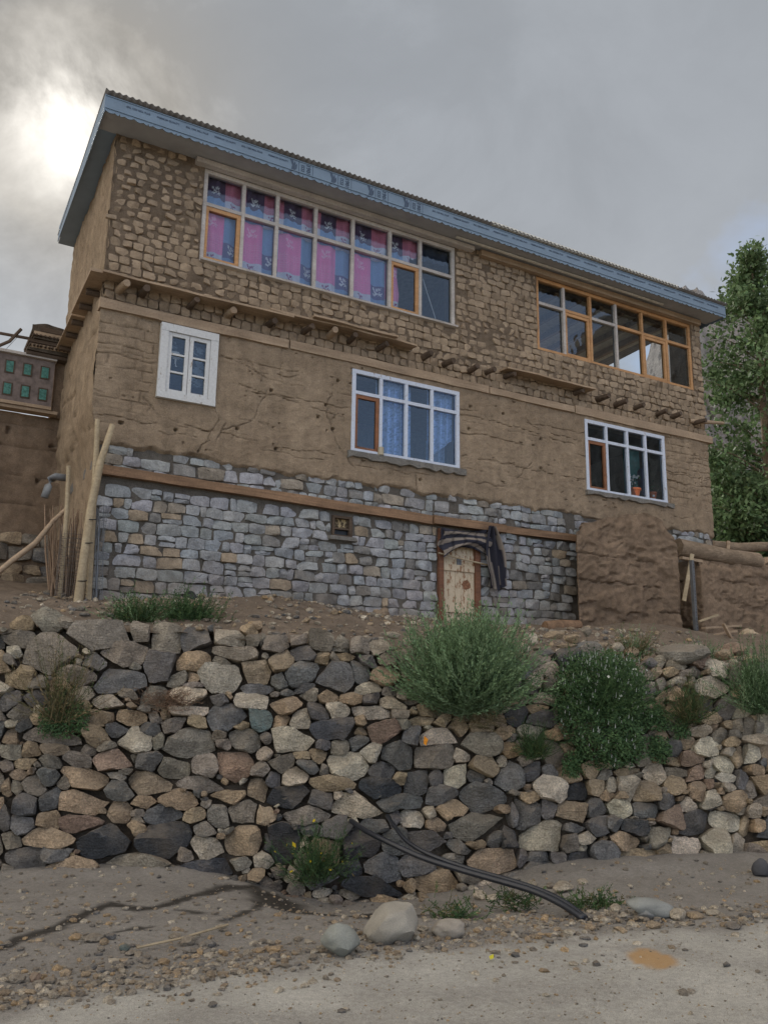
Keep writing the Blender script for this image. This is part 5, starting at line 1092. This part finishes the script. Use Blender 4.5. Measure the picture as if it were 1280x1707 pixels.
def crumple(name, ctr, sx, sy, sz, mat, seed, sharp=None, rough=.35, cuts=0, lvl=3, **k):
    import bmesh
    bm = bmesh.new(); bmesh.ops.create_icosphere(bm, subdivisions=lvl, radius=1); r = np.random.default_rng(seed); off = Vector(tuple(r.uniform(-50, 50, 3)))
    planes = [(Vector(tuple(r.normal(0, 1, 3))).normalized(), r.uniform(.55, .85)) for _ in range(cuts)]
    for v in bm.verts:
        p = v.co.copy(); q = p*(1+rough*(mnoise.noise(p*1.3+off))+rough*.45*mnoise.noise(p*3.1+off)+rough*.15*mnoise.noise(p*9+off))
        for n_, d_ in planes:
            e = q.dot(n_)-d_
            if e > 0: q -= n_*e*.93
        v.co = (q.x*sx, q.y*sy, q.z*sz)
    me = bpy.data.meshes.new(name); bm.to_mesh(me); bm.free(); me.polygons.foreach_set('use_smooth', [True]*len(me.polygons))
    if sharp: me.set_sharp_from_angle(angle=math.radians(sharp))
    me.materials.append(mat); o = bpy.data.objects.new(name, me); COL.objects.link(o); o.location = tuple(ctr); o.rotation_euler = (0, 0, r.uniform(-.4, .4)); return meta(o, **k)
def rock(name, ctr, sx, sy, sz, col, seed, rot=0, tilt=0, cuts=5, rough=.22, lvl=3, **k):
    o = crumple(name, ctr, sx, sy, sz, M_BOULDER if name == 'boulder' else M_STONE, seed, 32 if cuts > 2 else None, rough, cuts, lvl, **k)
    a = o.data.color_attributes.new('Col', 'FLOAT_COLOR', 'POINT'); a.data.foreach_set('color', np.tile([*col, 1.0], len(o.data.vertices))); o.rotation_euler = (0, tilt, rot); return o
crumple('sack', FW(1246, 1060, -1.4), .16, .12, .13, M_SACK, 5, 40, .6, 4, 4, label='crumpled tan sack dumped on the earth heap', cat='sack')
crumple('black_bag', FW(318, 1003, -.35), .19, .12, .13, M_BLACK, 6, 40, .35, 4, label='black plastic sheet bundled at the foot of the stone wall', cat='bag')
o = crumple('dry_bush_clump', FW(634, 1033, -.15), .15, .10, .14, M_BARK, 9, None, .6, 0, 4, label='rounded brown clump of dry roots against the stone wall', cat='root clump')
pole('weathered_log', [FW(908, 1044, -.9), FW(935, 1042, -.9), FW(966, 1042, -.9)], [.075, .085, .07], M_WOODBEAM, 'short split log lying beside the mud stub', 'log', rough=.15)

# ------------------------------------------------------------------ loose rocks
def seat(u, v, half, where):
    p = on_z(u, v, 0.0) if where == 'g' else W(u, v)
    if where == 'g':
        for _ in range(4): p = on_z(u, v, gz(p)+0.0)
    return p
def ground_rock(u, vbase, wpx, hpx, col, seed, label, name='boulder', cat='rock', cuts=3, rough=.16, depth=.8, group=None, tilt=0.0, rot=0.0):
    p = seat(u, vbase, 0, 'g'); dist = p[1]; sx = wpx/FPX*dist/2*1.16; sz = hpx/FPX*dist/2*.90
    return rock(name, (p[0], p[1]+sx*depth*.6, gz(p)+sz*.64), sx, sx*depth, sz, col, seed, rot, tilt, cuts, rough, 4, label=label, cat=cat, group=group)
ground_rock(656, 1574, 86, 76, (.27, .25, .212), 21, 'large rounded pale boulder on the roadside below the wet outlet', cuts=7, rough=.13, tilt=-.12)
ground_rock(566, 1596, 50, 60, (.215, .22, .195), 22, 'smaller egg-shaped greenish boulder leaning beside the pale boulder', cuts=8, rough=.2, tilt=.3)
ground_rock(1088, 1530, 66, 36, (.21, .215, .20), 23, 'long smooth grey boulder among the gravel at the road edge', cuts=2, rough=.14, depth=.6, tilt=.12)
ground_rock(1080, 1531, 24, 22, (.2, .2, .19), 24, 'small dark stone propped against the long smooth boulder', cuts=3)
ground_rock(748, 1564, 46, 34, (.27, .24, .20), 25, 'tan half-buried stone beside the large pale boulder', cuts=4)
ground_rock(1272, 1462, 24, 34, (.06, .06, .065), 26, 'black stone at the foot of the wall by the road bend', cuts=4)
CN = dict(o='orange-tan', g='grey', d='dark grey', b='brown', t='blue-green', w='pale', r='dark red')
for i, (u, v, w, h, c) in enumerate([(125, 1568, 24, 10, 'o'), (152, 1570, 28, 12, 'g'), (181, 1566, 18, 11, 'd'), (173, 1575, 15, 12, 'b'), (207, 1586, 14, 13, 't'), (217, 1593, 17, 8, 'g'), (290, 1566, 20, 12, 'g'), (312, 1577, 26, 17, 'g'), (327, 1589, 17, 7, 'd'), (272, 1608, 20, 10, 'o'), (192, 1613, 16, 11, 'd'), (57, 1636, 18, 15, 'r'), (70, 1633, 13, 9, 'o'), (26, 1640, 22, 18, 'g'), (82, 1639, 20, 10, 'g'), (350, 1619, 18, 10, 'd'), (105, 1626, 14, 9, 'w'), (455, 1588, 24, 13, 'o'), (457, 1600, 18, 10, 'd'), (597, 1588, 16, 11, 'g'), (704, 1553, 15, 11, 'w'), (733, 1552, 16, 13, 'd'), (942, 1488, 30, 20, 'w'), (972, 1476, 14, 13, 'w'), (886, 1480, 20, 14, 'w'), (918, 1480, 14, 10, 'g'), (1027, 1523, 18, 17, 'w'), (1133, 1534, 26, 22, 'w'), (1160, 1532, 24, 14, 'b'), (1225, 1550, 22, 13, 'd'), (984, 1552, 15, 14, 'b'), (950, 1560, 17, 12, 'w'), (1092, 1549, 20, 14, 'b'), (1245, 1533, 20, 13, 'd'), (870, 1540, 14, 13, 'w'), (800, 1500, 20, 18, 'w'), (823, 1502, 20, 14, 'w'), (770, 1487, 20, 16, 'g'), (1190, 1527, 20, 12, 'w'), (1055, 1546, 16, 10, 'w'), (770, 1545, 20, 14, 'g'), (1010, 1540, 16, 12, 'w'), (1040, 1530, 14, 10, 'w')]):
    ground_rock(u, v, w, h, np.array(PAL[c])*1.05, 300+i, CN[c]+' loose '+('chip' if w*h < 190 else 'stone')+' lying on the gravel verge '+('by the wet streaks' if u < 500 else 'near the big pale boulder' if u < 780 else 'near the hoses' if u < 1000 else 'near the long smooth boulder'), 'loose_stone', 'stone', 4, .22, .8, 'loose stones of the gravel verge', rot=random.uniform(0, 3))
# rubble on the wall head at the right
def head_rock(u, v, wpx, hpx, col, seed, label=None, cuts=6, back=.15):
    p = W(u, v); d = p[1]; sx = wpx/FPX*d/2*1.05; sz = hpx/FPX*d/2*1.05
    rock('rubble_rock', p+np.array([WN[0], WN[1], 0])*back*.6+EZ*.03, sx, sx*.7, sz, col, seed, random.uniform(-.3, .3), random.uniform(-.1, .1), cuts, .2, 3, label=label or 'angular rubble stone lying on the wall head by the mud stub', cat='rock', group='rubble on the wall head' if 'rubble' in (label or '') else None)
head_rock(1145, 1092, 84, 38, (.34, .31, .26), 51, 'big pale flat-topped slab rock on the wall head by the steel post', 7)
head_rock(983, 1090, 54, 36, (.24, .245, .235), 52, 'grey wedge-shaped rock behind the white-flowered bush', 6, .25)
for i, (u, v, w, h, c) in enumerate([(935, 1062, 42, 14, 'b'), (897, 1070, 20, 22, 'w'), (910, 1093, 38, 12, 'd'), (905, 1103, 42, 12, 'd'), (915, 1085, 36, 10, 'g'), (960, 1068, 28, 15, 'b'), (986, 1055, 17, 15, 'g'), (1035, 1083, 22, 16, 'w'), (1015, 1080, 24, 14, 'b'), (1065, 1090, 26, 18, 'b'), (1090, 1105, 20, 14, 'b'), (1195, 1115, 34, 26, 'w'), (1215, 1095, 30, 18, 'b'), (880, 1085, 20, 16, 'w'), (1240, 1085, 40, 22, 'r'), (1262, 1105, 30, 18, 'b'), (1175, 1100, 18, 14, 'g'), (950, 1080, 36, 9, 'b'), (660, 1062, 28, 11, 'w'), (690, 1072, 34, 16, 'w'), (425, 1043, 24, 12, 'o')]):
    head_rock(u, v, w, h, np.array(PAL[c]), 400+i, CN[c]+(' flat' if w > 2.2*h else ' angular')+' rubble stone on the wall head '+('left of the feathery bush' if u < 720 else 'between bush and mud stub' if u < 1000 else 'below the mud stub' if u < 1120 else 'below the yard wall'), 6, .12+.25*random.random())
def pebbles(name, n, region, smin, smax, seed, zf, label, cat):
    r = np.random.default_rng(seed); mb_V = []; mb_F = []; mb_C = []; base = 0
    ico = [(0, 0, 1), (.894, 0, .447), (.276, .851, .447), (-.724, .526, .447), (-.724, -.526, .447), (.276, -.851, .447), (.724, .526, -.447), (-.276, .851, -.447), (-.894, 0, -.447), (-.276, -.851, -.447), (.724, -.526, -.447), (0, 0, -1)]
    fc = [(0, 1, 2), (0, 2, 3), (0, 3, 4), (0, 4, 5), (0, 5, 1), (1, 6, 2), (2, 7, 3), (3, 8, 4), (4, 9, 5), (5, 10, 1), (6, 7, 2), (7, 8, 3), (8, 9, 4), (9, 10, 5), (10, 6, 1), (6, 11, 7), (7, 11, 8), (8, 11, 9), (9, 11, 10), (10, 11, 6)]
    ico = np.array(ico); P = region(r, n); keys = 'gggwwwbbdo'
    Z = zf(P[:, 0], P[:, 1])
    for p, z in zip(P, Z):
        s = smin+(smax-smin)*r.random()**3.2; q = ico*(1+r.normal(0, .2, (12, 1)))*np.array([s, s*r.uniform(.6, 1), s*r.uniform(.4, .75)]); a = r.uniform(0, 6.28); ca, sa = math.cos(a), math.sin(a)
        q = np.column_stack([q[:, 0]*ca-q[:, 1]*sa, q[:, 0]*sa+q[:, 1]*ca, q[:, 2]])+np.array([p[0], p[1], z+s*.2]); mb_V.append(q); mb_F += [(a_+base, b_+base, c_+base) for a_, b_, c_ in fc]; base += 12
        mb_C.append(np.tile(np.array(PAL[keys[r.integers(10)]])*r.uniform(.8, 1.25), (12, 1)))
    mesh(name, np.vstack(mb_V), mb_F, M_STONE, cols=np.vstack(mb_C), smooth=False, label=label, cat=cat, kind='stuff')
def verge(r, n):
    out = []
    while len(out) < n:
        u = r.uniform(-60, 1340); v = r.uniform(1445, 1700); p = on_z(u, v, -.03)[:2]; ylim = np.interp(p[0], road_w[:, 0], road_w[:, 1]); d = p[1]-ylim
        pr = math.exp(-(d/0.55)**2)*1.0+.22 if d > 0 else .25*math.exp(-(d/.25)**2)+.02
        if p[1] > WA[1]+(p[0]-WA[0])*WD[1]/WD[0]-.03: continue
        if p[0] > .6 and 0 < d < .6: pr = 1.0
        if r.random() < pr: out.append(p)
    return np.array(out)
pebbles('gravel', 5000, verge, .0045, .034, 91, ground_z, 'loose grey and tan gravel scattered along the road verge', 'gravel')
pebbles('fine_gravel', 1500, lambda r, n: np.array([on_z(r.uniform(-40, 1320), r.uniform(1545, 1707))[:2] for _ in range(n)]), .003, .010, 92, ground_z, 'fine grit scattered over the dusty road', 'gravel')
def terr(r, n):
    out = []
    while len(out) < n:
        s = r.uniform(-.6, 8.6); d = r.uniform(.3, 3.2); p = WA+WD*s+WN*(d+.36); yl_ = (p-ORG[:2])@EY[:2]
        if yl_ < -.05 or p[0] < -3.7: out.append(p)
    return np.array(out)
pebbles('rubble_chips', 2600, terr, .008, .06, 93, terrace_z, 'small stone chips littering the earth terrace', 'rubble')

# ------------------------------------------------------------------ black hoses out of the wall
def hose(px, y0, y1, rad, label):
    n = len(px); pts = []
    for i, (u, v) in enumerate(px):
        t = i/(n-1); p = at_y(u, v, y0+(y1-y0)*t**.9); p[2] = max(p[2], gz(p)+rad*.7); pts.append(Vector(tuple(p)))
    out = []
    for i in range(n-1):
        a = pts[max(i-1, 0)]; b_ = pts[i]; c = pts[i+1]; d = pts[min(i+2, n-1)]
        for k in range(6):
            t = k/6; out.append(.5*((2*b_)+(c-a)*t+(2*a-5*b_+4*c-d)*t*t+(3*b_-a-3*c+d)*t**3))
    out.append(pts[-1]); MB().tube(out, rad, 10).build('water_hose', M_HOSE, None, smooth=True, label=label, cat='hose')
hose([(585, 1368), (612, 1386), (650, 1405), (705, 1430), (770, 1451), (830, 1468), (890, 1486), (935, 1507), (972, 1534)], 8.42, 6.55, .025, 'thicker black hose coming out of the dark hole in the wall')
hose([(645, 1360), (658, 1378), (678, 1402), (715, 1424), (775, 1446), (835, 1463), (893, 1481), (938, 1502), (976, 1531)], 8.42, 6.6, .019, 'thinner black hose looping from a gap beside the hole')
MB().tube([on_z(228, 1586)+EZ*.02, on_z(300, 1573)+EZ*.03, on_z(380, 1548)+EZ*.025], .008, 6).build('straw_stick', M_BAMBOO, None, label='long thin straw-coloured stick lying on the verge', cat='stick')
MB().add([W(702, 1230)+nout*.16, W(708, 1236)+nout*.17, W(705, 1246)+nout*.16, W(701, 1242)+nout*.15], [(0, 1, 2, 3)], (.75, .28, .02)).build('orange_leaf', M_LEAF, None, label='bright orange leaf caught between the wall stones', cat='leaf')
MB().add([on_z(815, 1600)+EZ*.02, on_z(822, 1599)+EZ*.03, on_z(823, 1603)+EZ*.02, on_z(817, 1604)+EZ*.015], [(0, 1, 2, 3)], (.6, .55, .05)).build('yellow_leaf', M_LEAF, None, label='small yellow leaf on the road', cat='leaf')

# ------------------------------------------------------------------ plants
def sprigs(roots, dirs, lens, r, leaf, lw, per, cols, lift=.25, stemr=.003, start=.25, ang=.7):
    """feathery stems: returns (leaf V,F,C), stems MB"""
    V = []; Fc = []; C = []; st = MB()
    for p, d, L in zip(roots, dirs, lens):
        d = d/np.linalg.norm(d); col = cols[r.integers(len(cols))]*r.uniform(.75, 1.25); m = per; pts = []
        for k in range(5):
            t = k/4; q = p+d*L*t+np.array([0, 0, lift*L*t*t]); pts.append(q)
        st.tube(pts, [stemr, stemr*.9, stemr*.8, stemr*.6, stemr*.3], 3, col=col*.8, caps=False)
        for k in range(m):
            t = start+(1-start)*(k+r.random())/m; q = p+d*L*t+np.array([0, 0, lift*L*t*t]); ax = d+np.array([0, 0, 2*lift*t]); ax /= np.linalg.norm(ax)
            s = np.cross(ax, r.normal(0, 1, 3)); s /= np.linalg.norm(s)+1e-9; out = ax*math.cos(ang)+s*math.sin(ang); ll = leaf*r.uniform(.6, 1.3)*(1.15-.5*t); w = np.cross(out, r.normal(0, 1, 3)); w /= np.linalg.norm(w)+1e-9; w *= lw*.5*r.uniform(.7, 1.3)
            b0 = len(V); V += [q, q+out*ll*.5+w, q+out*ll, q+out*ll*.5-w]; Fc.append((b0, b0+1, b0+2, b0+3)); C += [col*r.uniform(.85, 1.2)]*4
    return V, Fc, C, st
def bush(name, root, n, spread, length, up, leaf, lw, per, cols, seed, label, cat='bush', lift=.2, rootspread=.1, flat=.7, group=None, flowers=None, face=nout, start=.25, ang=.7, stemr=.003):
    r = np.random.default_rng(seed); g = empty(name, root, 0, label=label, cat=cat, group=group)
    roots = []; dirs = []; lens = []
    for i in range(n):
        a = r.normal(0, 1, 3); a /= np.linalg.norm(a); dv = np.array([a[0]*spread, a[1]*spread*flat, abs(a[2])*up])+np.array(face)*.28*spread
        roots.append(np.array([r.normal(0, rootspread), r.normal(0, rootspread*.6), r.normal(0, rootspread*.4)])); dirs.append(dv); lens.append(length*r.uniform(.5, 1.1)*(0.78+0.45*float(vnoise(np.array(a[0]*2.3+9), np.array(a[2]*2.3+a[1]+9), seed))))
    V, Fc, C, st = sprigs(roots, dirs, lens, r, leaf, lw, per, cols, lift, stemr, start, ang)
    mesh('foliage', V, Fc, M_LEAF, g, cols=C); st.build('stems', M_LEAF, g)
    if flowers:
        fm = MB(); c, k, s = flowers
        for i in range(k):
            j = r.integers(n); d = dirs[j]/np.linalg.norm(dirs[j]); t = r.uniform(.75, 1.02); q = roots[j]+d*lens[j]*t+np.array([0, 0, lift*lens[j]*t*t]); e = r.normal(0, 1, (2, 3))*s; fm.add([q, q+e[0], q+e[0]+e[1], q+e[1]], [(0, 1, 2, 3)], c)
        fm.build('flowers', M_LEAF, g, kind='stuff')
    return g
GA = [np.array(c) for c in ((.195, .29, .15), (.16, .24, .12), (.235, .33, .18), (.13, .20, .10))]
GB = [np.array(c) for c in ((.065, .12, .048), (.085, .15, .06), (.05, .095, .04), (.10, .165, .065))]
GD = [np.array(c) for c in ((.22, .17, .09), (.16, .14, .07), (.10, .13, .05))]
bush('sage_bush', W(772, 1178)+nout*.05, 1500, .54, .78, 1.08, .060, .014, 28, GA, 501, 'large feathery grey-green bush growing out of the wall head below the door', lift=.22, rootspread=.13, flat=.62, ang=.55, start=.3)
# dense mat with white flowers hanging on the wall face
def mat_plant(name, pxpoly, n, thick, leaf, cols, seed, label, cat, flowers=0, group=None, droop=.3):
    r = np.random.default_rng(seed); P = np.array(pxpoly, float); c = P.mean(0); g = empty(name, W(*c), 0, label=label, cat=cat, group=group); O3 = W(*c)
    V = []; Fc = []; C = []; fl = MB(); tri = []
    a, b_ = P.min(0), P.max(0); k = 0
    x, y = P[:, 0], P[:, 1]; x2, y2 = np.roll(x, -1), np.roll(y, -1)
    def edge(u, v):
        t = np.clip(((u-x)*(x2-x)+(v-y)*(y2-y))/((x2-x)**2+(y2-y)**2), 0, 1); d = np.hypot(u-x-t*(x2-x), v-y-t*(y2-y)).min()
        ins = (((y > v) != (y2 > v)) & (u < (x2-x)*(v-y)/(y2-y+1e-9)+x)).sum() % 2; return d if ins else -d
    while k < n:
        u, v = r.uniform(a[0]-6, b_[0]+6), r.uniform(a[1]-6, b_[1]+6); e = edge(u, v)+r.normal(0, 6.5)
        if e < 0: continue
        k += 1; prof = thick*min(1, (e/26.0))**.55*(.75+.5*float(vnoise(np.array(u/13.), np.array(v/13.), seed))); q = W(u, v)-O3+nout*(prof*(1-.55*r.random()**2)+.02)
        nrm_ = nout+r.normal(0, .75, 3)+np.array([0, 0, .5]); nrm_ /= np.linalg.norm(nrm_); t1 = np.cross(nrm_, r.normal(0, 1, 3)); t1 /= np.linalg.norm(t1); t2 = np.cross(nrm_, t1); s = leaf*r.uniform(.6, 1.3); col = cols[r.integers(len(cols))]*r.uniform(.7, 1.3)
        b0 = len(V); V += [q-t1*s, q-t2*s*.38, q+t1*s, q+t2*s*.38]; Fc.append((b0, b0+1, b0+2, b0+3)); C += [col]*4
        if flowers and r.random() < flowers*max(0.1, (1-(v-a[1])/(b_[1]-a[1])*1.25)):
            q2 = q+nout*.025; h = .035*r.uniform(.6, 1.2); w = alng*.0055; up_ = np.array([0, 0, h])+nout*.01; fl.add([q2-w, q2+w, q2+up_+w*.4, q2+up_-w*.4], [(0, 1, 2, 3)], np.array([.50, .52, .46])*r.uniform(.7, 1.1))
    mesh('foliage', V, Fc, M_LEAF, g, cols=C)
    if fl.V: fl.build('flowers', M_LEAF, g, kind='stuff')
    return g
fb = mat_plant('flowering_bush', [(930, 1120), (950, 1098), (1000, 1090), (1045, 1102), (1062, 1130), (1066, 1180), (1062, 1230), (1068, 1262), (1040, 1272), (1000, 1278), (965, 1262), (942, 1230), (925, 1190), (922, 1150)], 12000, .27, .020, GB, 511, 'dense dark green bush dotted with white flower spikes on the wall face', 'bush', .075)
sh = bush('shoots', W(992, 1190)+nout*.12, 420, .85, .60, .95, .035, .012, 16, GB, 512, 'leafy shoots sticking out round the white-flowered bush', 'shoots', lift=.1, rootspread=.12, flat=.5, flowers=((.5, .52, .46), 90, .010))
for ch in list(sh.children):
    ch.parent = fb; ch.location = sh.location-fb.location
bpy.data.objects.remove(sh)
for i, (poly, nn, lab) in enumerate([([(1060, 1175), (1085, 1178), (1112, 1195), (1105, 1215), (1075, 1212), (1060, 1200)], 1500, 'low green mat of leaves spreading right of the white-flowered bush'), ([(1082, 1232), (1105, 1232), (1112, 1258), (1095, 1268), (1080, 1258)], 900, 'round green tuft below the low leaf mat'), ([(942, 1262), (962, 1258), (968, 1280), (952, 1292), (940, 1284)], 700, 'small green tuft under the white-flowered bush'), ([(1120, 1208), (1140, 1206), (1142, 1226), (1124, 1228)], 420, 'tiny green tuft between pale stones of the wall'), ([(70, 1190), (100, 1175), (140, 1185), (146, 1215), (110, 1226), (72, 1220)], 1500, 'clump of dark green leaves on a slab near the wall end'), ([(1215, 1505), (1224, 1500), (1226, 1522), (1206, 1524)], 260, 'small green weed at the road edge gravel')]):
    mat_plant('wall_weed', poly, nn, .10, .018, GB, 520+i, lab, 'weed')
bush('dry_weed', W(98, 1205)+nout*.1, 90, .35, .62, 1.0, .05, .008, 16, GD, 531, 'tall half-dry weed standing over the dark leaf clump', 'weed', rootspread=.05)
bush('grass_tuft', W(885, 1262)+nout*.08, 130, .55, .30, .9, .07, .006, 7, GB+GD[2:], 532, 'grassy tuft beside the bright orange-faced stone', 'grass tuft', rootspread=.05)
bush('grass_tuft', W(1143, 1205)+nout*.08, 150, .4, .42, 1.0, .08, .006, 8, GD[1:]+GB[:1], 533, 'yellowish grass tuft below the big pale slab rock', 'grass tuft', rootspread=.06)
bush('broom_shrub', W(1262, 1185)+nout*.08, 330, .62, .62, 1.15, .05, .008, 20, GA[1:]+GB[:2], 534, 'upright green shrub growing from the wall beyond the pale slab', 'shrub', rootspread=.09)
bush('yellow_flowered_weed', W(525, 1462)+nout*.10, 170, .5, .40, 1.0, .06, .006, 11, GB+GD[2:], 535, 'green weed with tiny yellow flowers beside the dark outlet', 'weed', rootspread=.09, flowers=((.6, .45, .03), 26, .012))
bush('terrace_weed', FW(228, 1036, -1.3), 200, .8, .30, .75, .04, .010, 16, GB+GA[:1]+GD[2:], 536, 'loose pale green weed against the foot of the stone house wall', 'weed', rootspread=.13)
bush('terrace_weed', FW(312, 1040, -1.3), 280, .7, .32, .8, .04, .011, 18, GB, 537, 'fresh green weed growing in front of the black sheet', 'weed', rootspread=.13)
bush('terrace_weed', W(1068, 1100)+np.array([0, .3, .05]), 120, .7, .28, .8, .04, .008, 10, GD+GA[:1], 538, 'thin pale weed among the rubble beside the flat slab rock', 'weed', rootspread=.08)
bush('terrace_weed', W(1195, 1100)+np.array([0, .5, .0]), 90, .8, .25, .7, .035, .008, 10, GA, 539, 'sparse grey weed behind the flat slab rock', 'weed', rootspread=.12)
bush('dry_grass', W(282, 1172)+nout*.06, 120, .9, .20, .4, .05, .005, 6, [np.array((.23, .15, .10))], 540, 'brown dry grass lying on the wall ledge', 'dry grass', rootspread=.12, lift=-.2)
bush('dry_grass', W(800, 1205)+nout*.08, 80, .7, .22, .5, .05, .005, 6, GD[:2], 541, 'straw-coloured dead stems under the large feathery bush', 'dry grass', rootspread=.10, lift=-.3)
for i, (u, v, lab) in enumerate([(760, 1528, 'mossy weed in the wet soil right of the pale boulder'), (860, 1505, 'low weed between gravel and hose'), (970, 1512, 'low weed where the hoses touch the ground'), (1010, 1512, 'low weed beside the long smooth boulder')]):
    bush('verge_weed', on_z(u, v, -.05), 90, .9, .13, .5, .03, .010, 8, GB+GD[1:], 545+i, lab, 'weed', rootspread=.09, face=(0, -1, 0))

# ------------------------------------------------------------------ trees beyond the house
def tree(base, height, rx, cbot, nleaf, leaf, cols, seed, label, shape=1.0, group=None, lean=(0, 0)):
    r = np.random.default_rng(seed); t = empty('poplar_tree' if shape > 1 else 'willow_tree', base, 0, label=label, cat='tree', group=group)
    tr = MB(); tr.tube([(0, 0, -.3), (lean[0]*.3, lean[1]*.3, height*.35), (lean[0]*.7, lean[1]*.7, height*.7), (lean[0], lean[1], height*.93)], [.16, .12, .07, .02], 8, rough=.08)
    tips = []
    nb_ = int(46*max(1, shape))
    for i in range(nb_):
        z = cbot+(height*.96-cbot)*(i+r.random())/nb_; f = (z-cbot)/(height-cbot); R = rx*(math.sin(min(1, (f*.93+.07))*math.pi)**.6)*(1-.35*f if shape > 1 else 1)*r.uniform(.55, 1.1); a = r.uniform(0, 6.28)
        p0 = np.array([lean[0]*z/height, lean[1]*z/height, z-.35*R]); p1 = p0+np.array([math.cos(a)*R, math.sin(a)*R, (.55 if shape > 1 else .3)*R]); mid = (p0+p1)/2+np.array([0, 0, .08*R])
        tr.tube([p0, mid, p1], [.03, .018, .006], 4, caps=False)
        for k in range(5): tt = r.uniform(.4, 1.08); q = p0+(p1-p0)*tt; tips.append((q+r.normal(0, .10*R+.05, 3), .16+.16*R*r.random()))
    tr.build('trunk', M_BARK, t)
    tips_p = np.array([x[0] for x in tips]); tips_s = np.array([x[1] for x in tips]); idx = r.integers(0, len(tips), nleaf)
    Q = tips_p[idx]+r.normal(0, 1, (nleaf, 3))*tips_s[idx][:, None]*np.array([.78, .78, .68]); nn = r.normal(0, 1, (nleaf, 3))+np.array([0, -.3, .4]); nn /= np.linalg.norm(nn, axis=1)[:, None]
    t1 = np.cross(nn, r.normal(0, 1, (nleaf, 3))); t1 /= np.linalg.norm(t1, axis=1)[:, None]; t2 = np.cross(nn, t1); s = leaf*r.uniform(.6, 1.25, (nleaf, 1))
    V = np.stack([Q-t1*s, Q-t2*s*.55, Q+t1*s, Q+t2*s*.55], 1).reshape(-1, 3); b0 = np.arange(nleaf)*4
    cc = np.array(cols)[r.integers(0, len(cols), nleaf)]*r.uniform(.75, 1.25, (nleaf, 1))*(r.uniform(.6, 1.4, len(tips))[idx][:, None])
    mesh('crown', V, np.column_stack([b0, b0+1, b0+2, b0+3]).tolist(), M_LEAF, t, cols=np.repeat(cc, 4, 0)); return t
GP = [(.105, .17, .072), (.088, .14, .06), (.135, .20, .088), (.15, .21, .10)]
GW = [(.06, .10, .045), (.075, .12, .05), (.05, .085, .04)]
def tb(u, v, y, z): p = at_y(u, v, y); return (p[0], p[1], z)
tree(tb(1282, 800, 19.5, 2.3), 10.7, 1.75, 1.6, 23000, .072, GP, 601, 'tall narrow poplar rising beside the house end', 2.0, 'poplars behind the yard')
tree(tb(1362, 800, 20.5, 2.3), 10.4, 1.6, 1.6, 13000, .08, GP, 602, 'broad poplar behind the tall narrow one', 2.0, 'poplars behind the yard')
tree(tb(1232, 900, 21.5, 2.3), 5.3, 1.5, .6, 18000, .065, GW, 603, 'dark bushy willow crowding the house corner', 1.0, 'willows behind the yard')
tree(tb(1290, 900, 20.0, 2.3), 4.6, 1.5, .4, 13000, .06, GW, 604, 'low dark willow behind the yard wall', 1.0, 'willows behind the yard')
tree(tb(1400, 900, 22.0, 2.3), 6.0, 1.9, .6, 9000, .07, GW, 605, 'spreading willow farther along the yard', 1.0, 'willows behind the yard')
tree(tb(1215, 900, 27.0, 2.3), 7.4, 1.4, 1.2, 7000, .08, GP, 606, 'slim poplar half hidden by the house end', 2.0, 'poplars behind the yard')

# ------------------------------------------------------------------ bare mountain, from behind the house end round to the right
def mountain():
    az = np.radians(np.concatenate([np.arange(4, 18, .5), np.arange(18, 28, .12), np.arange(28, 176, .6)])); ks = np.linspace(0, 1, 46); V = []; n = len(az); m = len(ks)
    A, K = np.meshgrid(az, ks, indexing='ij'); deg = np.degrees(A)
    elev = np.interp(deg, [4, 12, 16, 19.5, 20.6, 21.4, 22.0, 22.5, 23.3, 24.0, 26, 34, 60, 85, 100, 106, 109, 114, 130, 176], [1, 8, 16, 25.1, 25.6, 25.9, 25.6, 25.1, 24.7, 24.3, 24.4, 27, 30, 30, 28, 24, 15, 9, 7, 5])
    R = 420+330*K; ridge = fbm(deg*.55, K*5, 701, 6); ridge2 = 1-np.abs(2*fbm(deg*.35+K*2, K*3, 705, 6)-1)
    Htop = (750*np.tan(np.radians(elev))); Z = Htop*K**1.05*(1+.10*(ridge-.5)*np.sin(K*math.pi*.95+.15)*2+.20*(ridge2-.6)*np.sin(K*math.pi))
    R = R+60*(ridge2-.5)*np.sin(K*math.pi)+25*(fbm(deg*2, K*12, 709, 5)-.5)
    Z = Z+9*(fbm(deg*3.0, K*16, 711, 4)-.5)*K
    X = R*np.sin(A); Y = R*np.cos(A); idx = (np.arange(n-1)[:, None]*m+np.arange(m-1)[None, :]).ravel()
    mesh('mountain', np.column_stack([X.ravel(), Y.ravel(), Z.ravel()-2]), np.column_stack([idx, idx+m, idx+m+1, idx+1]).tolist(), M_MOUNT, sharp=30, kind='structure')
mountain()
